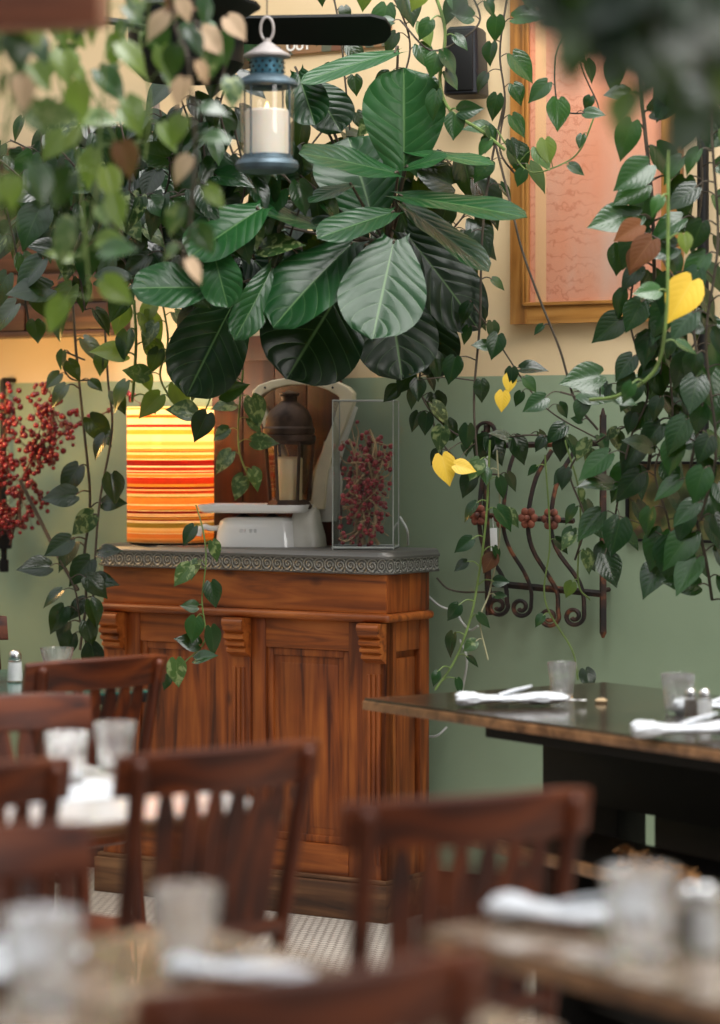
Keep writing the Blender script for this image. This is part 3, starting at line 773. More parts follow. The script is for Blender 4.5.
bm = NB(); box2(bm, (fwid-.002,-.0165,fwid-.002), (fw-fwid+.002,-.0145,fh-fwid+.002)); obj('glass', bm, M['pane'], pic, smooth=False)
# small poster low right
g0 = W(628, 541, 0); g1 = W(760, 541, 0)
gw = (g1-g0).length; gh = .225
po = empty('framed_poster', g0, TH, 'small dark framed yellow-brown poster low on green wall behind leaves', 'picture')
bm = NB()
for q in ((0,0,gw,.008),(0,gh-.008,gw,gh),(0,0,.008,gh),(gw-.008,0,gw,gh)): box2(bm, (q[0],-.018,q[1]), (q[2],0,q[3]), .002)
obj('frame', bm, M['black'], po)
bm = NB(); box2(bm, (.006,-.008,.006), (gw-.006,-.004,gh-.006)); obj('print', bm, M['poster'], po, smooth=False)
# sign strip behind the fan
s0 = W(262, 58, 0); s1 = W(392, 58, 0)
sg = empty('sign_strip', s0, TH, 'narrow colourful sign strip with white lettering partly hidden by black fan blade', 'sign')
sw = (s1-s0).length
bm = NB(); box2(bm, (0,-.012,0), (sw,0,.075), .001); obj('sign_board', bm, M['sign'], sg, smooth=False)
cu = bpy.data.curves.new('t', 'FONT'); cu.body = 'OUT'; cu.size = .042; cu.extrude = .001; cu.offset = .001
to = bpy.data.objects.new('t', cu); COL.objects.link(to)
bpy.context.view_layer.update()
me = bpy.data.meshes.new_from_object(to.evaluated_get(bpy.context.evaluated_depsgraph_get())); bpy.data.objects.remove(to)
me.materials.clear(); me.materials.append(plain('white_letter', (.75,.74,.7), .5)); lt = bpy.data.objects.new('lettering', me); COL.objects.link(lt); lt.parent = sg
lt.rotation_euler = (R(90),0,0); lt.location = (.098,-.0125,.012)

# ================================================================ black ceiling fan
fY = 7.0
fc = P(186, 30, fY)
fan = empty('ceiling_fan', fc, 0, 'black ceiling fan with round-ended blades above the hanging lantern', 'fan')
def blade(bm, a, b2, wd, th, pitch):
    a, b2 = Vector(a), Vector(b2); d = (b2-a); Ln = d.length; d.normalize()
    side = Vector((0,0,1)).cross(d).normalized(); nrm = d.cross(side)
    Rm = Matrix.Rotation(pitch, 3, d); side = Rm @ side; nrm = Rm @ nrm
    pts = [(0,-wd*.42),(Ln-wd*.35,-wd*.5),(Ln-wd*.1,-wd*.38),(Ln,-wd*.12),(Ln,wd*.12),(Ln-wd*.1,wd*.38),(Ln-wd*.35,wd*.5),(0,wd*.42)]
    vs_ = [[bm.verts.new(a+d*x+side*y+nrm*h) for x, y in pts] for h in (-th/2, th/2)]
    bm.faces.new(vs_[0]); bm.faces.new(vs_[1][::-1])
    for k in range(len(pts)):
        j = (k+1) % len(pts); bm.faces.new((vs_[0][k], vs_[1][k], vs_[1][j], vs_[0][j]))
for (pe, Ye, wd_, pt_) in (((391,30), 7.0, .15, -22), ((232,0), 6.45, .17, -12), ((60,30), 6.75, .15, -15), ((262,70), 7.6, .16, -20)):
    bm = NB(); e_ = P(*pe, Ye)-fc; e_.z = 0; st = e_.normalized()*.08
    blade(bm, st, e_, wd_, .008, R(pt_)); obj('blade', bm, M['fanblade'], fan, angle=20)
bm = NB(); lathe(bm, [(0,-.13),(.11,-.13),(.15,-.09),(.15,.05),(.08,.09),(.015,.1),(.015,.6),(0,.6)], 28); obj('motor_hub', bm, M['fanblade'], fan)

# beam end in upper left foreground
bm = NB(); pb = P(100, 22, 4.3)
box2(bm, (-.9,0,0), (0,.07,.10), .012)
bo = obj('wooden_beam', bm, M['beam']); bo.location = P(97, 24, 4.3); bo.rotation_euler = (0,0,R(-12))
tag(bo, 'reddish wooden beam end overhead in upper left corner', 'beam')
bm = NB(); tube(bm, [W(150,-40,.25), W(154,60,.28), W(157,118,.3)], .011, 8)
tag(obj('wooden_pole', bm, M['pale_beam']), 'thin grey-brown upright pole among leaves left of the hanging lantern', 'pole')

# ================================================================ wrought iron grille
go = W(603, 635, .035)
gri = empty('iron_window_grille', Vector((go.x, go.y, go.z)), 0, 'rusty wrought iron grille with scrolls and flower rosettes on green wall', 'grille')
def G(px, py, off=.04): return W(px, py, off)-go
bm = NB()
tube(bm, [G(603,415),G(603,632)], .011, 4); tube(bm, [G(603,408),G(603,416)], [.003,.009], 6); tube(bm, [G(603,632),G(603,638)], [.012,.004], 6)
for y in (450, 590): tube(bm, [G(603,y), G(603,y)+Nv*.036], .007, 6)
obj('upright_bar', bm, M['rust'], gri)
bm = NB()
tube(bm, [G(487,425,.045),G(486,520,.045),G(489,615,.045)], .011, 4)
for y in (450, 600): tube(bm, [G(487,y), G(487,y)+Nv*.036], .007, 6)
obj('upright_bar', bm, M['rust'], gri)
for (a, b2, r_) in (((478,446),(603,443),.009), ((490,583),(603,594),.010), ((476,515),(574,521),.008)):
    bm = NB(); o1, o2 = G(*a), G(*b2); tube(bm, [o1, o2], r_, 4); obj('cross_bar', bm, M['rust'], gri)
def scroll(cpx, cpy, r0, turns=1.4, off=.05, ang0=0, sgn=1):
    pts = []; n = 18
    for i in range(n+1):
        t = ang0+sgn*2*math.pi*turns*i/n; r = r0*(1-.72*i/n)
        pts.append(G(cpx+math.cos(t)*r, cpy+math.sin(t)*r, off))
    return pts
for path, sc in ((((491,448),(484,470),(479,515),(484,548),(500,572),(506,588),(507,602)), (498,606)),
                 (((516,448),(508,475),(503,518),(508,545),(524,572),(531,590),(531,606)), (521,607)),
                 (((552,450),(536,478),(528,518),(532,548),(548,575),(557,592),(558,610)), (549,617)),
                 (((574,452),(558,480),(551,518),(556,548),(577,578),(583,594),(584,608)), (574,616))):
    bm = NB()
    offs = (.05,.075,.09,.085,.06,.05,.05)
    tube(bm, [G(x, y, o) for (x, y), o in zip(path, offs)] + scroll(sc[0], sc[1], 10, off=.05), .0065, 6, 4)
    obj('curved_bar', bm, M['rust'], gri)
for (x, y) in ((478,515),(503,518),(528,518),(551,519)):
    bm = NB(); c = G(x, y, .10)
    for k in range(6):
        a = 2*math.pi*k/6; q = c + Rv*math.cos(a)*.020 + Vector((0,0,math.sin(a)*.020))
        bmesh.ops.create_icosphere(bm, subdivisions=2, radius=.0125, matrix=Matrix.Translation(q) @ Matrix.Rotation(TH,4,'Z') @ Matrix.Diagonal((1,.45,1,1)))
    ball(bm, c-Nv*.006, .009); obj('rosette', bm, M['rosette'], gri)
bm = NB(); tube(bm, scroll(487, 432, 13, 1.3, .05, 1.5), .006, 6, 2); obj('top_scroll', bm, M['rust'], gri)
# tags hanging
for (x, y, w, h, rr, lb_) in ((484,461,.036,.062,R(8),'white card tag hanging at the top left of the iron grille'), (494,543,.022,.085,R(-3),'narrow white tag hanging lower on the iron grille')):
    bm = NB(); box(bm, (0,0,0), (w,.003,h), .001); tube(bm, [(0,0,h/2),(0,.0,h/2+.03)], .0008, 5)
    o = obj('paper_tag', bm, M['tagwhite']); o.location = W(x, y, .20 if y < 500 else .13); o.rotation_euler = (0, rr, TH); tag(o, lb_, 'tag')
# loose wires beside the cabinet
for pts, mt, lb_ in (([(437,578),(447,588),(462,592),(480,592),(500,592)], 'stem_brown', 'thin dark wire from cabinet side to the iron grille'),
                 ([(400,517),(407,530),(408,545)], 'white_wire', 'short white cable standing behind the glass vase'),
                 ([(428,596),(440,606),(455,612),(462,622),(470,630),(478,626)], 'white_wire', 'loose white cable curling beside cabinet corner'),
                 ([(462,692),(467,660),(460,640)], 'white_wire', 'pale cable end dangling above the dark table corner'),
                 ([(420,736),(436,736),(447,727)], 'white_wire', 'white cable loop low beside the cabinet')):
    bm = NB(); tube(bm, [W(x, y, .03+.02*(i % 2)) for i, (x, y) in enumerate(pts)], .003 if mt == 'stem_brown' else .0035, 6, 5)
    tag(obj('electric_cable', bm, M[mt]), lb_, 'cable')
# ================================================================ tables
def table(name, corner, lb, la, mtop, medge, label, group, under, th=.028, zt=.75, rest='ped'):
    # corner = front-left corner (px/Y already in world xy); local x along Bv (short side), local y along -Av (away)
    pass
def make_table(loc, lx, ly, mtop, medge, label, legs, th=.028):
    # loc: corner at local (0,0); local x -> Bv, local y -> -Av
    t = empty('cafe_table', Vector((loc[0], loc[1], 0)), TA, label, 'table')
    bm = NB(); box2(bm, (.004,.004,.75-.006), (lx-.004,ly-.004,.75), .001); obj('table_top', bm, mtop, t, smooth=False)
    bm = NB()
    box2(bm, (0,0,.75-th), (lx,ly,.7435), .003)
    obj('edge_band', bm, medge, t)
    for (px_, py_) in legs:
        bm = NB()
        lathe(bm, [(.032,.03),(.028,.06),(.028,.66),(.034,.70),(.11,.712),(.11,.7215)], 20, (px_,py_,0))
        obj('pedestal', bm, M['black'], t)
        bm = NB()
        for a in range(4):
            an = R(45+90*a); tube(bm, [(px_,py_,.065),(px_+math.cos(an)*.14,py_+math.sin(an)*.14,.05),(px_+math.cos(an)*.25,py_+math.sin(an)*.25,.022)], [.03,.018], 8, flat=.7)
        obj('foot', bm, M['black'], t)
    return t
def TL(base, x, y): return Vector((base[0], base[1], 0)) + Bv*x - Av*y   # table local to world
T1 = Vector((-.127,4.56,0)) - Bv*1.25
make_table(T1, 1.25, .75, M['stone_glare'], M['edge'], 'glossy cafe table, top coloured pale for its glare, with brown edge and two glasses, middle left', [(.9,.375)])
T2c = P(196, 922, 3.45); T2c.z = 0
T2 = T2c - Bv*1.1 + Av*.75
make_table(T2, 1.1, .75, M['stone'], M['edge'], 'grey-brown cafe table in the bottom left foreground with napkins and tumblers', [(.55,.375)])
T3 = Vector((.078,3.42,0)) + Av*1.1
make_table(T3, .72, 1.1, M['stone'], M['edge'], 'grey-brown cafe table in the bottom right foreground with white napkin', [(.45,.40)])
T4 = Vector((.005,6.44,0)) + Av*1.7
t4 = make_table(T4, .75, 1.7, M['walnut'], M['edge'], 'long dark walnut table against green wall, right of the pine counter', [])
T5 = Vector((-.502,6.64,0)) - Bv*1.0
make_table(T5, 1.0, .75, M['green_top'], M['black_soft'], 'dark green topped table at far left behind the chairs', [(.5,.375)])
# T4 understructure: dark apron and slab legs (local coords, y runs 0 near .. 1.7 away)
bm = NB(); box2(bm, (.14,.08,.675), (.65,1.40,.7215), .003); box2(bm, (.25,1.40,.695), (.55,1.60,.7215), .003); box2(bm, (.425,.09,.50), (.525,1.545,.676), .003); obj('apron', bm, M['black_soft'], t4)
for (y0, y1) in ((1.27,1.54), (.10,1.14)):
    bm = NB(); box2(bm, (.43,y0,.04), (.52,y1,.501), .006); box2(bm, (.43,y0,.0), (.66,y1,.045), .006); obj('slab_leg', bm, M['black_soft'], t4)
# bench under T4
bn = empty('wooden_bench', P(450,832,6.3)*1, R(34.6-6), 'dark backless bench with pale strip painting its lit front edge, tucked under dark table', 'bench')
bl = P(452, 830, 6.37); bn.location = (bl.x, bl.y, 0); zb = bl.z
bm = NB(); box2(bm, (0,-1.75,zb-.03), (.275,0,zb), .004); obj('seat', bm, M['black_soft'], bn)
bm = NB(); box2(bm, (-.010,-1.75,zb-.026), (.006,0,zb+.003), .003); obj('lit_edge_strip', bm, M['edge'], bn)  # lighter strip puts the light along the front edge into colour
for yy in (-.35, -1.45):
    bm = NB(); box2(bm, (.03,yy-.03,0), (.25,yy+.03,zb-.029), .004); obj('leg', bm, M['black_soft'], bn)
bm = NB(); box2(bm, (.12,-1.42,.08), (.18,-.38,.16), .004); obj('stretcher', bm, M['black_soft'], bn)
# dried leaf garland lying on the bench
bm = NB(); g = random.Random(3)
for i in range(150):
    t = g.random(); c = P(626+t*66, 846+t*26, 5.85-t*.35); c.z = zb+.004+g.random()*.03
    c += Vector((g.uniform(-.02,.02), g.uniform(-.03,.03), 0))
    m_ = Matrix.Translation(c) @ Euler((g.uniform(-.6,.6), g.uniform(-.6,.6), g.uniform(0,6.28))).to_matrix().to_4x4()
    vs_ = [bm.verts.new(m_ @ Vector(q)) for q in ((0,-.022,0),(.010,-.004,.004),(.007,.012,.0),(0,.022,.004),(-.007,.012,0),(-.010,-.004,.004))]
    bm.faces.new(vs_)
tag(obj('dried_leaf_garland', bm, M['dryleaf'], smooth=False), 'orange-brown dried leaf garland lying on the dark bench', 'garland', kind='stuff')

# ================================================================ chairs
def make_chair():
    c = empty('dining_chair', (0,0,0), 0, 'x', 'chair', 'dark wooden slat-back dining chairs')
    # seat (faces +y), z .45
    bm = NB()
    secs = []
    pts = []
    for k in range(32):
        t = 2*math.pi*k/32; cs, sn = math.cos(t), math.sin(t)
        w = .20 if sn > 0 else .18
        pts.append((math.copysign(abs(cs)**.45, cs)*w, math.copysign(abs(sn)**.45, sn)*.20))
    rings = [[bm.verts.new((x*s, y*s, z)) for x, y in pts] for s, z in ((.96,.425),(1,.432),(1,.446),(.96,.452),(.7,.444),(.3,.441))]
    for a, b in zip(rings, rings[1:]):
        for k in range(32): bm.faces.new((a[k], a[(k+1) % 32], b[(k+1) % 32], b[k]))
    bm.faces.new(rings[0][::-1]); bm.faces.new(rings[-1]); obj('seat', bm, M['chair'], c)
    for s in (-1, 1):
        bm = NB(); tube(bm, [(s*.165,.165,.428),(s*.175,.18,.2),(s*.185,.195,.0)], [.017,.020,.013], 12, 3); obj('leg', bm, M['chair_v'], c)
        bm = NB()                                     # rear post and leg in one bent piece
        tube(bm, [(s*.165,-.250,0),(s*.160,-.205,.22),(s*.155,-.190,.45),(s*.158,-.215,.62),(s*.166,-.262,.845)], [.014,.018,.019,.017,.015], 12, 4)
        ball(bm, (s*.166,-.262,.845), .015)
        obj('rear_post', bm, M['chair_v'], c)
    # curved rails: concave to the sitter
    def rail(bm, hw, yb, bow, z0, z1, th, lean):
        n = 18; rings = []
        for i in range(n+1):
            u = -1+2*i/n; x = u*hw; y = yb + bow*u*u
            nx, ny = -2*bow*u/hw, 1.0; l_ = math.hypot(nx, ny); nx /= l_; ny /= l_
            sec = []
            zt = z1-.006*u*u*u*u
            for (dy, z) in ((-th/2+.003, z0),(th/2-.003, z0),(th/2, z0+.004),(th/2, zt-.006),(th/2-.004, zt),(-th/2+.004, zt),(-th/2, zt-.006),(-th/2, z0+.004)):
                zz_ = z; yy = y - lean*(z-z0)
                sec.append(bm.verts.new((x+nx*dy, yy+ny*dy, zz_)))
            rings.append(sec)
        for a, b in zip(rings, rings[1:]):
            for k in range(8): bm.faces.new((a[k], a[(k+1) % 8], b[(k+1) % 8], b[k]))
        bm.faces.new(rings[0][::-1]); bm.faces.new(rings[-1])
    bm = NB(); rail(bm, .198, -.272, .040, .800, .872, .020, .16); obj('top_rail', bm, M['chair'], c)
    bm = NB(); rail(bm, .152, -.222, .016, .545, .575, .018, .16); obj('lower_rail', bm, M['chair'], c)
    bm = NB()
    for k in range(6):
        u = (k-2.5)/2.5
        xt, xb = u*.112, u*.092
        yt = -.274+.040*(xt/.198)**2; yb = -.225+.016*(xb/.152)**2
        for (ka, kb) in ((0,1),):
            secs = [(xb,yb,.57,.0165),( (xb*2+xt)/3,(yb*2+yt)/3+.004,.65,.0185),((xb+2*xt)/3,(yb+2*yt)/3+.004,.735,.019),(xb*.12+xt*.88,yb*.12+yt*.88+.004,.768,.016),(xt,yt+.004,.806,.009)]
            rings = [[bm.verts.new((x+dx*w, y+dy*.0045, z)) for dx, dy in ((-1,-1),(1,-1),(1,1),(-1,1))] for x, y, z, w in secs]
            for a, b in zip(rings, rings[1:]):
                for q in range(4): bm.faces.new((a[q], a[(q+1) % 4], b[(q+1) % 4], b[q]))
            bm.faces.new(rings[0][::-1]); bm.faces.new(rings[-1])
    obj('back_slats', bm, M['chair_v'], c)
    for a, b2 in (((-.178,.183,.17),(-.158,-.20,.17)), ((.178,.183,.17),(.158,-.20,.17)), ((-.178,.185,.24),(.178,.185,.24)), ((-.158,-.198,.25),(.158,-.198,.25))):
        bm = NB(); tube(bm, [a, ((a[0]+b2[0])/2,(a[1]+b2[1])/2,a[2]), b2], [.008,.011,.008] if False else .0095, 10); obj('stretcher', bm, M['chair_v'], c)
    return c
proto = make_chair()
def chair_at(px, py, Y, rz, label, first=[True]):
    # the middle of the top rail's upper edge stands at that pixel
    top = P(px, py, Y)
    o = proto if first[0] else copy_tree(proto); first[0] = False
    off = Matrix.Rotation(rz, 3, 'Z') @ Vector((0,-.272,0))
    place(o, Vector((top.x-off.x, top.y-off.y, 0)), rz, label)
    o['group'] = 'dark wooden slat-back dining chairs'
    return o
Yc = lambda y: .498*2700/(y-438)
chair_at(229, 746, Yc(746), R(38), 'dark wooden slat-back chair seen from behind, at the pale table, before counter')
chair_at(104, 657, Yc(657), R(43), 'farthest dark slat-back chair, in front of the dark green table')
chair_at(477, 790, Yc(789)-.05, R(27), 'dark slat-back chair just beyond the right foreground table, red-brown rail')
chair_at(332, 966, Yc(968), TA, 'nearest dark chair at bottom centre, only its curved rail showing')
chair_at(-38, 764, Yc(764), TA, 'dark chair cut by left edge, at the near side of the pale table')
chair_at(-8, 703, 5.22, TA+math.pi, 'reddish chair on the far side of the pale table, facing camera')
chair_at(-58, 846, 3.44, TA+math.pi, 'light-brown railed chair cut by left edge, facing the bottom left table')
chair_at(-62, 626, 7.55, TA+math.pi, 'chair at far left edge beyond the dark green table')

# ================================================================ tableware
def tumbler(kind=0):
    bm = NB(); h, r0, r1 = (.095,.030,.041)
    pr = [(0,0),(r0-.002,0),(r0,.003),(r0+.0015,.012),(r1-.004,.06),(r1,h-.002),(r1-.001,h),(r1-.0028,h-.002),(r1-.007,.06),(r0-.0035,.016),(r0-.008,.012),(0,.012)]
    lathe(bm, pr, 40)
    if kind == 1:                                      # ten faceted sides in the lower half
        for v in bm.verts:
            r = math.hypot(v.co.x, v.co.y)
            if r > r0-.004 and v.co.z < .062 and v.co.z > .0005:
                a = math.atan2(v.co.y, v.co.x); k = .965/ max(.95, math.cos(((a*10/(2*math.pi)) % 1-.5)*2*math.pi/10)); v.co.x *= min(1.02, 1/k*.965); v.co.y *= min(1.02, 1/k*.965)
    return bm
gl0 = [None]
def glass_at(px, py, label, sc=1.0):
    Y = (H-.7505)*2700/(py-CY); p = P(px, py, Y)
    if gl0[0] is None: o = obj('drinking_glass', tumbler(1), M['tumbler']); gl0[0] = o
    else: o = gl0[0].copy(); COL.objects.link(o)
    o.location = (p.x, p.y, .7505); o.scale = (sc, sc, sc); tag(o, label, 'glass', 'clear tumblers on the tables'); return o
glass_at(67, 784, 'left one of the two clear tumblers on the pale table', .98)
glass_at(115, 772, 'right one of the two clear tumblers on the pale table', .98)
glass_at(562, 697, 'clear tumbler on the dark walnut table beside its far napkin', .88)
glass_at(678, 714, 'clear tumbler on the dark walnut table beside the shakers', .95)
glass_at(186, 968, 'clear tumbler in the middle of the bottom left foreground table', 1.0)
glass_at(42, 1008, 'clear tumbler nearest the bottom left corner', 1.1)
glass_at(640, 958, 'clear tumbler on the bottom right foreground table', 1.12)
sh0 = {}
def shaker(px, py, fill, label, sc=1.0):
    Y = (H-.7505)*2700/(py-CY); p = P(px, py, Y)
    e = empty('salt_shaker' if fill == 'salt' else 'pepper_shaker', (p.x, p.y, .7505), .3, label, 'shaker'); e.scale = (sc, sc, sc)
    bm = NB(); lathe(bm, [(0,0),(.019,0),(.020,.003),(.019,.03),(.017,.055),(.015,.058),(0,.058)], 12); obj('bottle', bm, M['tumbler'], e, angle=20)
    bm = NB(); lathe(bm, [(0,.004),(.0165,.004),(.0165,.03),(.0145,.05),(0,.05)], 12); obj('filling', bm, M[fill], e)
    bm = NB(); lathe(bm, [(.0155,.056),(.0165,.060),(.0165,.070),(.013,.077),(.006,.081),(0,.082)], 20); obj('cap', bm, M['steel'], e)
shaker(15, 682, 'salt', 'glass salt shaker with metal cap on the dark green table')
shaker(691, 718, 'pepper', 'pepper shaker with metal cap beside tumbler on the walnut table', .82)
shaker(705, 720, 'salt', 'salt shaker with metal cap beside pepper on the walnut table', .86)
shaker(706, 952, 'salt', 'salt shaker on the bottom right foreground table', 1.0)
shaker(690, 945, 'pepper', 'pepper shaker on the bottom right foreground table', .9)
# glass bowl on the green table
p = P(57, 668, .6195*2700/(668-438)); bm = NB()
lathe(bm, [(0,0),(.022,0),(.024,.004),(.034,.010),(.042,.035),(.046,.055),(.043,.055),(.039,.035),(.030,.014),(0,.010)], 28)
o = obj('glass_bowl', bm, M['tumbler']); o.location = (p.x, p.y, .7505); tag(o, 'small clear glass bowl on the dark green table', 'bowl')
# napkins: rolled cloth with loose twisted end, fork inside
def napkin():
    e = empty('rolled_napkin', (0,0,0), 0, 'x', 'napkin', 'rolled white napkins with cutlery')
    bm = NB(); n = 26; g = random.Random(2); rings = []
    for i in range(n+1):
        t = i/n; x = -.13+.26*t
        w = .026+.010*math.sin(t*2.6)+.003*math.sin(t*17); hgt = .010+.003*math.sin(t*9+1)
        if i in (0, n): w *= .6; hgt *= .6
        if t < .16: w *= 1.10; hgt *= 1.25
        rings.append([bm.verts.new((x+(.004*math.sin(k*1.3) if i in (0, n) else 0), math.cos(2*math.pi*k/18)*w*(1+.07*math.sin(3*k+i*.8)), .012+hgt*math.sin(2*math.pi*k/18)*(1+.18*math.sin(2.3*k+i*.5)))) for k in range(18)])
    for a, b in zip(rings, rings[1:]):
        for k in range(18): bm.faces.new((a[k], a[(k+1) % 18], b[(k+1) % 18], b[k]))
    bm.faces.new(rings[0][::-1]); bm.faces.new(rings[-1])
    mn = min(v.co.z for v in bm.verts)
    for v in bm.verts: v.co.z = max(.0005, v.co.z-mn-.001)
    obj('cloth', bm, M['napkin'], e)
    bm = NB(); tube(bm, [(-.03,.0,.024),(0,.004,.034),(.03,.012,.040),(.05,.02,.044)], [.010,.009,.008,.004], 10, 3, flat=.6); obj('tied_end', bm, M['napkin'], e)
    bm = NB(); tube(bm, [(.10,0,.012),(.15,0,.012)], .004, 8, flat=.5); box(bm, (.16,0,.012), (.03,.012,.003), .001); obj('fork', bm, M['steel'], e)
    return e
np0 = napkin(); first = [True]
def nap_at(px, py, rz, label, sc=1.0):
    Y = (H-.7515)*2700/(py-CY); p = P(px, py, Y)
    o = np0 if first[0] else copy_tree(np0); first[0] = False
    place(o, (p.x, p.y, .7512), rz, label); o.scale = (sc,)*3; o['group'] = 'rolled white napkins with cutlery'
nap_at(512, 706, R(8), 'rolled white napkin on the walnut table, left of the tumbler', 1.0)
nap_at(696, 737, R(12), 'rolled white napkin at the walnut table\'s near edge, before the shakers', 1.05)
nap_at(722, 712, R(20), 'rolled white napkin on the walnut table behind the shakers, at right edge', .9)
nap_at(240, 980, R(-20), 'rolled white napkin on bottom left table, right of the tumbler', .68)
nap_at(-6, 985, R(60), 'white napkin at bottom left corner beside the nearest tumbler', 1.1)
nap_at(578, 927, R(-32), 'rolled white napkin on the bottom right foreground table', .95)
# white paper place mat and crumbs of seeds on tables
bm = NB(); box(bm, (0,0,0), (.34,.24,.0012), .0003)
o = obj('paper_mat', bm, M['napkin'], smooth=False); q = TL(T1, .98, .36); o.location = (q.x, q.y, .7512); o.rotation_euler = (0,0,TA); tag(o, 'white paper mat lying on the pale table under the tumblers', 'mat')
bm = NB(); tag_o = None
loft(bm, [(0,0,0,.012,.01),(0,0,.006,.016,.013),(0,0,.012,.008,.006)], 14, 2.2); o = obj('food_scrap', bm, M['twig']); p = P(601, 703, .6195*2700/(703-438)); o.location = (p.x,p.y,.7502); tag(o, 'small tan scrap lying on the walnut table', 'scrap')
# ================================================================ leaves
class Leaves:
    def __init__(s):
        s.bm = NB(); s.uv = s.bm.loops.layers.uv.new('UVMap'); s.t = s.bm.verts.layers.float.new('tone')
    def add(s, base, d, nrm, Ln, Wd, kind='heart', tone=.5, mi=0, droop=.25, fold=.25, wave=0.0, g=rnd):
        nx = 6 if kind == 'heart' else 12; ny = 8 if kind == 'heart' else 16
        d = Vector(d).normalized(); nrm = Vector(nrm); nrm = (nrm-d*nrm.dot(d))
        if nrm.length < .02: nrm = Vector((0,-1,0)) - d*(-d.y)
        nrm.normalize(); side = d.cross(nrm)
        ph = g.random()*6.28
        curl = g.uniform(-.12, .12)
        V = []
        for j in range(ny+1):
            t = j/ny
            if kind == 'heart':
                w = Wd*.5*(.72, .93, 1.0, .97, .86, .68, .45, .20, 0)[j]
            else:
                w = Wd*.5*((math.sin(math.pi*t**1.12)**.50 if 0 < t < 1 else 0.0)*(.74+.30*t))
                w = max(w, Wd*.5*.30*(1-t*6) if t < .16 else 0)
            row = []
            for i in range(nx+1):
                u = -1+2*i/nx; au = abs(u)
                x = u*w
                y = Ln*t
                if kind == 'heart': y -= Ln*.13*math.sin(math.pi*au**.9)*max(0, 1-t*3)*(1 if au > .01 else 0)
                else: y -= Ln*.09*au**2*max(0, 1-t*2.5)
                z = -droop*Ln*t*t + fold*au*w - fold*.45*w*au*au + curl*x
                z += wave*math.sin(t*11+ph+u*1.2)*au*au*Wd
                v = s.bm.verts.new(base + side*x + d*y + nrm*z); v[s.t] = tone; row.append((v, (u*.5+.5, t)))
            V.append(row)
        for j in range(ny):
            for i in range(nx):
                q = (V[j][i], V[j][i+1], V[j+1][i+1], V[j+1][i])
                f = s.bm.faces.new([a[0] for a in q]); f.material_index = mi; f.smooth = True
                for lp_, a in zip(f.loops, q): lp_[s.uv].uv = a[1]
    def done(s, mats, parent, name='foliage'):
        me = bpy.data.meshes.new(name)
        for m_ in mats: me.materials.append(m_)
        s.bm.to_mesh(me); s.bm.free()
        o = bpy.data.objects.new(name, me); COL.objects.link(o); o.parent = parent; return o
LM = [M[k] for k in ('leaf','leaf_var','leaf_lime','leaf_yellow','leaf_brown','leaf_tan')]
def vine(pts, label, size=.085, gap=.06, seed=0, stem='stem_brown', sr=.0028, mix=(1,0,0,0,0,0), tone=(.1,.8), start=0.0, depth=None, extra=(), droop=.85, dens=1.0, cat='vine', name='pothos_vine', spread=.8, group=None):
    """pts: (px, py, Y) trail. Leaves on both sides with petioles."""
    g = random.Random(seed); w = catmull([P(*p) for p in pts], 8)
    o0 = w[0].copy(); e = empty(name, o0, 0, label, cat, group)
    w = [p-o0 for p in w]
    bs_ = NB(); tube(bs_, w, sr, 6)
    lv = Leaves(); acc = g.random()*gap; tot = 0; LT = sum((b-a).length for a, b in zip(w, w[1:]))
    sd = 1
    for a, b in zip(w, w[1:]):
        l = (b-a).length; tot += l; acc += l
        while acc > gap:
            acc -= gap
            if tot/LT < start or g.random() > dens: continue
            sd = -sd; tdir = (b-a).normalized()
            out = Vector((sd*g.uniform(.5,1.0), g.uniform(-1.0,.15), g.uniform(-.1,.5))).normalized()
            pl = size*g.uniform(.35,.8)*spread; pe = b + out*pl + Vector((0,0,-pl*.15))
            tube(bs_, [b, b+out*pl*.5+Vector((0,0,pl*.12)), pe], [sr*.6, sr*.45], 5, 3)
            dd = Vector((out.x*g.uniform(.1,.9), out.y*.35*g.random(), -droop*g.uniform(.5,1.2))).normalized()
            if g.random() < .12: dd = Vector((out.x, -.3, g.uniform(-.1,.3))).normalized()
            nn = Vector((out.x*.5+g.uniform(-.5,.5), -1.0, g.uniform(.15,1.0)))
            sz = size*g.uniform(.65,1.25); r = g.random(); mi = 0; c_ = 0
            for k, q in enumerate(mix):
                c_ += q
                if r < c_/sum(mix): mi = k; break
            lv.add(pe, dd, nn, sz, sz*g.uniform(.68,.86), 'heart', g.uniform(*tone), mi, g.uniform(.05,.35), g.uniform(.1,.5), g=g)
    for (x, y, Y, ang, sz, mi, tn) in extra:            # single leaves set by hand: ang in the picture plane, 0 = straight down
        bp = P(x, y, Y)-o0; dd = Vector((math.sin(R(ang)), -.15, -math.cos(R(ang))))
        nr = min(w, key=lambda q: (q-bp).length); tube(bs_, [nr, (nr+bp)/2+Vector((0,0,.008)), bp], [sr*.6, sr*.45], 5, 3)
        lv.add(bp, dd, Vector((g.uniform(-.2,.2),-1,.45)), sz, sz*.78, 'heart', tn, mi, .12, .25, g=g)
    obj('stem', bs_, M[stem], e); lv.done(LM, e)
    return e
# ---------------------------------------------------------------- fiddle leaf fig
fo = P(372, 250, 7.35); fY0 = 7.3
fig = empty('fiddle_leaf_fig', Vector((fo.x, fo.y, 0)), 0, 'large fiddle leaf fig with broad glossy leaves above the counter', 'plant')
fbase = Vector((fo.x, fo.y, 0)); lv = Leaves(); bs_ = NB(); g = random.Random(12)
